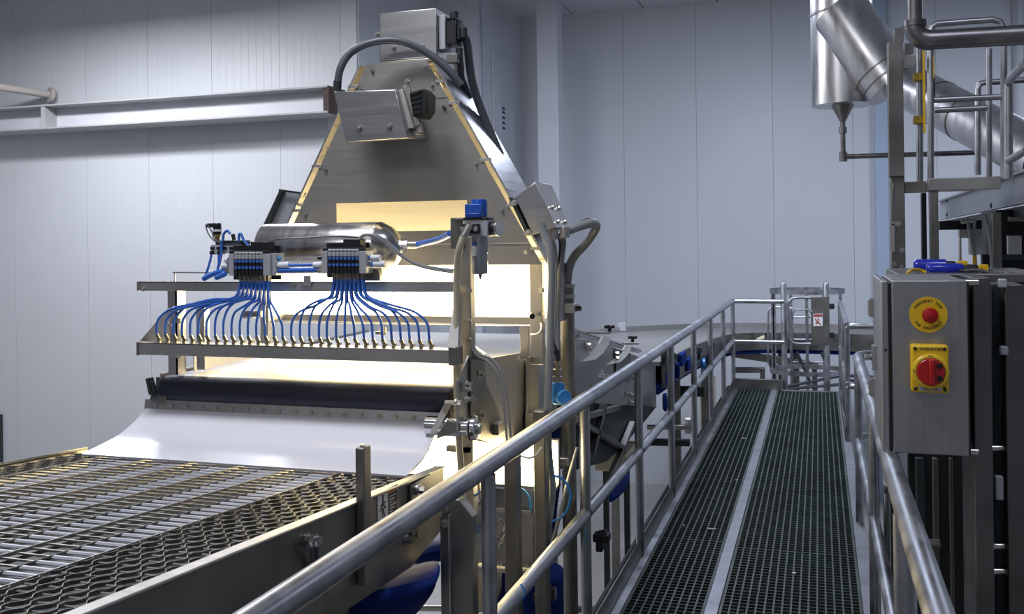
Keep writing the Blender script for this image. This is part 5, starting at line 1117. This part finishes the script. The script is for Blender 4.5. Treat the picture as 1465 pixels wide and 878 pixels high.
pipe([(1316, 260), (1316, 68)], 5.15, .016)
pipe([(1399, 250), (1399, 128), (1402, 120), (1409, 118), (1470, 114)], 6.0, .017)
pipe([(1443, 256), (1443, 120), (1446, 112), (1470, 88)], [4.6, 4.6, 4.5, 4.0], .018); pipe([(1443, 230), (1470, 214)], [4.6, 4.1], .016)
yg = thing('yellow_gate_hinges', 'yellow painted hinge plates and strip on the platform gate tubes', 'gate', P(1322, 190, Y=5.1))
rect(1320, 1324.5, 72, 190, 5.07, .02, YEL, 'yellow_strip', yg, .001)
for v in (109, 171): rect(1307, 1323, v - 5, v + 5, 5.1, .05, mat('dirty_yellow', (.45, .33, .03), 0, .5, .3, (30, 30, 30)), 'hinge_plate', yg, .002); 
rect(1335.5, 1338, 110, 138, 5.04, .03, BLACK, 'black_latch', yg, .002)
s = MB(); s.cyl(P(1335, 80, Y=5.04), P(1336, 112, Y=5.04), .003, 6); obj('pull_wire', s, YEL, yg)
# big pipe with elbow
bp_ = thing('overhead_pipe', 'thick dark pipe with elbow crossing the top right of the hall', 'pipe', P(1310, 60, Y=4.6))
Yp = 4.6
s = MB(); s.cyl(P(1309, -40, Y=Yp), P(1309, 30, Y=Yp), .031, 20); obj('vertical_run', s, mat('dark_pipe', (.22, .21, .22), 1, .38, .25, (9, 9, 9), .04), bp_)
e0, e1 = P(1309, 30, Y=Yp), P(1335, 57, Y=Yp)
s = MB(); s.tube(smooth([e0, P(1309, 42, Y=Yp), P(1315, 53, Y=Yp), P(1326, 57, Y=Yp), e1], 4), .045, 20); s.cyl(e0 + V((0, 0, .0)), e0 - V((0, 0, .025)), .050, 20); obj('elbow', s, MATS['dark_pipe'], bp_)
s = MB(); s.cyl(P(1332, 57, Y=Yp), P(1500, 48, Y=Yp), .043, 24); obj('horizontal_run', s, MATS['dark_pipe'], bp_)
# cyclone tank
ct = thing('cyclone_separator', 'large riveted steel cylinder with drain cone hanging top right', 'separator', P(1205, 150, Y=8.5))
Yc = 8.5; cx_ = (P(1160, 80, Y=Yc).x + P(1250, 80, Y=Yc).x) / 2; rc = (P(1250, 80, Y=Yc).x - P(1160, 80, Y=Yc).x) / 2; zc_ = P(1205, 151, Y=Yc).z
DUCT = mat('duct_steel', (.60, .59, .60), 1, .34, .12, (12, 12, 3), .01, .08)
s = MB(); s.lathe((cx_, Yc, zc_), (0, 0, 1), [(.02, 0), (rc, .0), (rc, .01), (rc, CE - zc_ - .01)], 48); obj('cylinder_body', s, DUCT, ct)
s = MB(); s.lathe((cx_, Yc, P(1205, 22, Y=Yc).z), (0, 0, 1), [(rc + .006, 0), (rc + .006, .02)], 48); obj('band', s, STEELD, ct)
pc_ = P(1204, 175, Y=Yc); s = MB(); s.lathe((cx_, Yc, pc_.z), (0, 0, 1), [(.02, 0), (.025, .01), (.09, zc_ - pc_.z)], 20); obj('drain_cone', s, STEELD, ct)
zq = P(1206, 224, Y=Yc).z
s = MB(); s.cyl((cx_, Yc, pc_.z), (cx_, Yc, zq), .02, 12); s.cyl((cx_, Yc, pc_.z - .09), (cx_, Yc, pc_.z - .04), .032, 12); s.cyl((cx_, Yc, zq - .04), (cx_, Yc, zq + .04), .032, 12); obj('drain_pipe', s, mat('dark_pipe', (.2, .2, .2)), ct)
s = MB(); s.tube([V((cx_, Yc, zq)), P(1405, 218, Y=Yc)], .021, 12); obj('drain_branch', s, MATS['dark_pipe'], ct)
dt = thing('steel_duct', 'wide diagonal steel duct joining the hanging cylinder', 'duct', P(1260, 120, Y=8.2))
s = MB(); d0, d1, d2, d3 = P(1203, 18, Y=8.35), P(1222, 45, Y=8.3), P(1251, 88, Y=8.25), P(1280, 124, Y=8.2)
s.tube([d0, d1, d2, d3], .225, 32); obj('duct_elbow', s, DUCT, dt)
for f in (.35, .7):
    p = d2.lerp(d3, f); dv = (d3 - d2).normalized(); s = MB(); s.lathe(p, dv, [(.229, 0), (.229, .012)], 32); obj('seam_band', s, STEELD, dt)
s = MB(); a, b = P(1292, 120, Y=8.1), P(1500, 232, Y=6.6); s.cyl(a, b, .165, 32); obj('duct_run', s, DUCT, dt)
for f in (.06, .3, .5): 
    p = a.lerp(b, f); dv = (b - a).normalized(); s = MB(); s.lathe(p, dv, [(.169, 0), (.169, .015)], 32); obj('seam_band', s, STEELD, dt)
# overhead conveyor side
oh = thing('overhead_conveyor', 'grey sided overhead conveyor with dark hopper at the right edge', 'conveyor', P(1420, 300, X=.95))
XO = .95
s = MB(); s.prism([P(u, v, X=XO) for u, v in ((1344, 288), (1470, 243), (1470, 290), (1344, 315))], (.02, 0, 0)); obj('side_panel', s, mat('grey_blue_panel', (.24, .26, .29), .3, .45, .06, (4, 4, 4)), oh, .003)
s = MB(); s.bar(P(1344, 288, X=XO - .01), P(1470, 243, X=XO - .01), .03, .012); obj('top_edge', s, STEEL, oh)
s = MB(); s.prism([P(1350, 316, X=XO + .02), P(1470, 293, X=XO + .02), P(1470, 312, X=XO + .02), P(1350, 322, X=XO + .02)], (.9, 0, 0)); obj('dark_underside', s, MATS['black_steel'], oh)
for u, v in ((1355, 287), (1355, 307), (1415, 267), (1418, 294)):
    s = MB(); s.bolt(P(u, v, X=XO - .001), (-1, 0, 0), .012, .006); obj('bolt', s, BLACK, oh)
hpz = thing('hopper_assembly', 'dark hopper and drive assembly under the overhead conveyor', 'hopper', P(1430, 390, Y=5.6))
rect(1425, 1480, 300, 400, 5.6, .5, MATS['black_steel'], 'hopper_body', hpz); rect(1344, 1405, 316, 328, 5.75, .1, MATS['black_steel'], 'cross_beam', hpz)
rect(1372, 1404, 328, 340, 5.7, .05, STEEL, 'bracket_bar', hpz); rect(1387, 1420, 340, 364, 5.65, .06, GREYV, 'grey_box', hpz); rect(1405, 1420, 364, 392, 5.66, .06, BLACK, 'black_box', hpz)
rect(1372, 1376, 340, 376, 5.65, .03, STEEL, 'thin_leg', hpz); rect(1442, 1462, 337, 364, 5.5, .04, mat('notice_grey', (.55, .56, .6), 0, .5), 'grey_notice', hpz); rect(1420, 1434, 304, 400, 5.45, .05, STEELD, 'square_post', hpz)
rect(1444, 1480, 310, 316, 5.4, .05, STEELD, 'pipe_rail', hpz); rect(1425, 1480, 364, 372, 5.5, .05, DARKM, 'shelf_edge', hpz)
for pts in (((1384, 312), (1389, 340), (1395, 372)), ((1394, 312), (1394, 345), (1396, 385)), ((1409, 306), (1415, 330), (1418, 360), (1419, 390))):
    pipe(pts, 5.4, .008, hpz, COND, 'hanging_cable', 4, 8)
rect(1392, 1397, 366, 378, 5.38, .02, YEL, 'yellow_tag', hpz, .001)
pipe([(1375, 317), (1396, 316)], 5.4, .01, hpz, STEEL, 'short_rod')
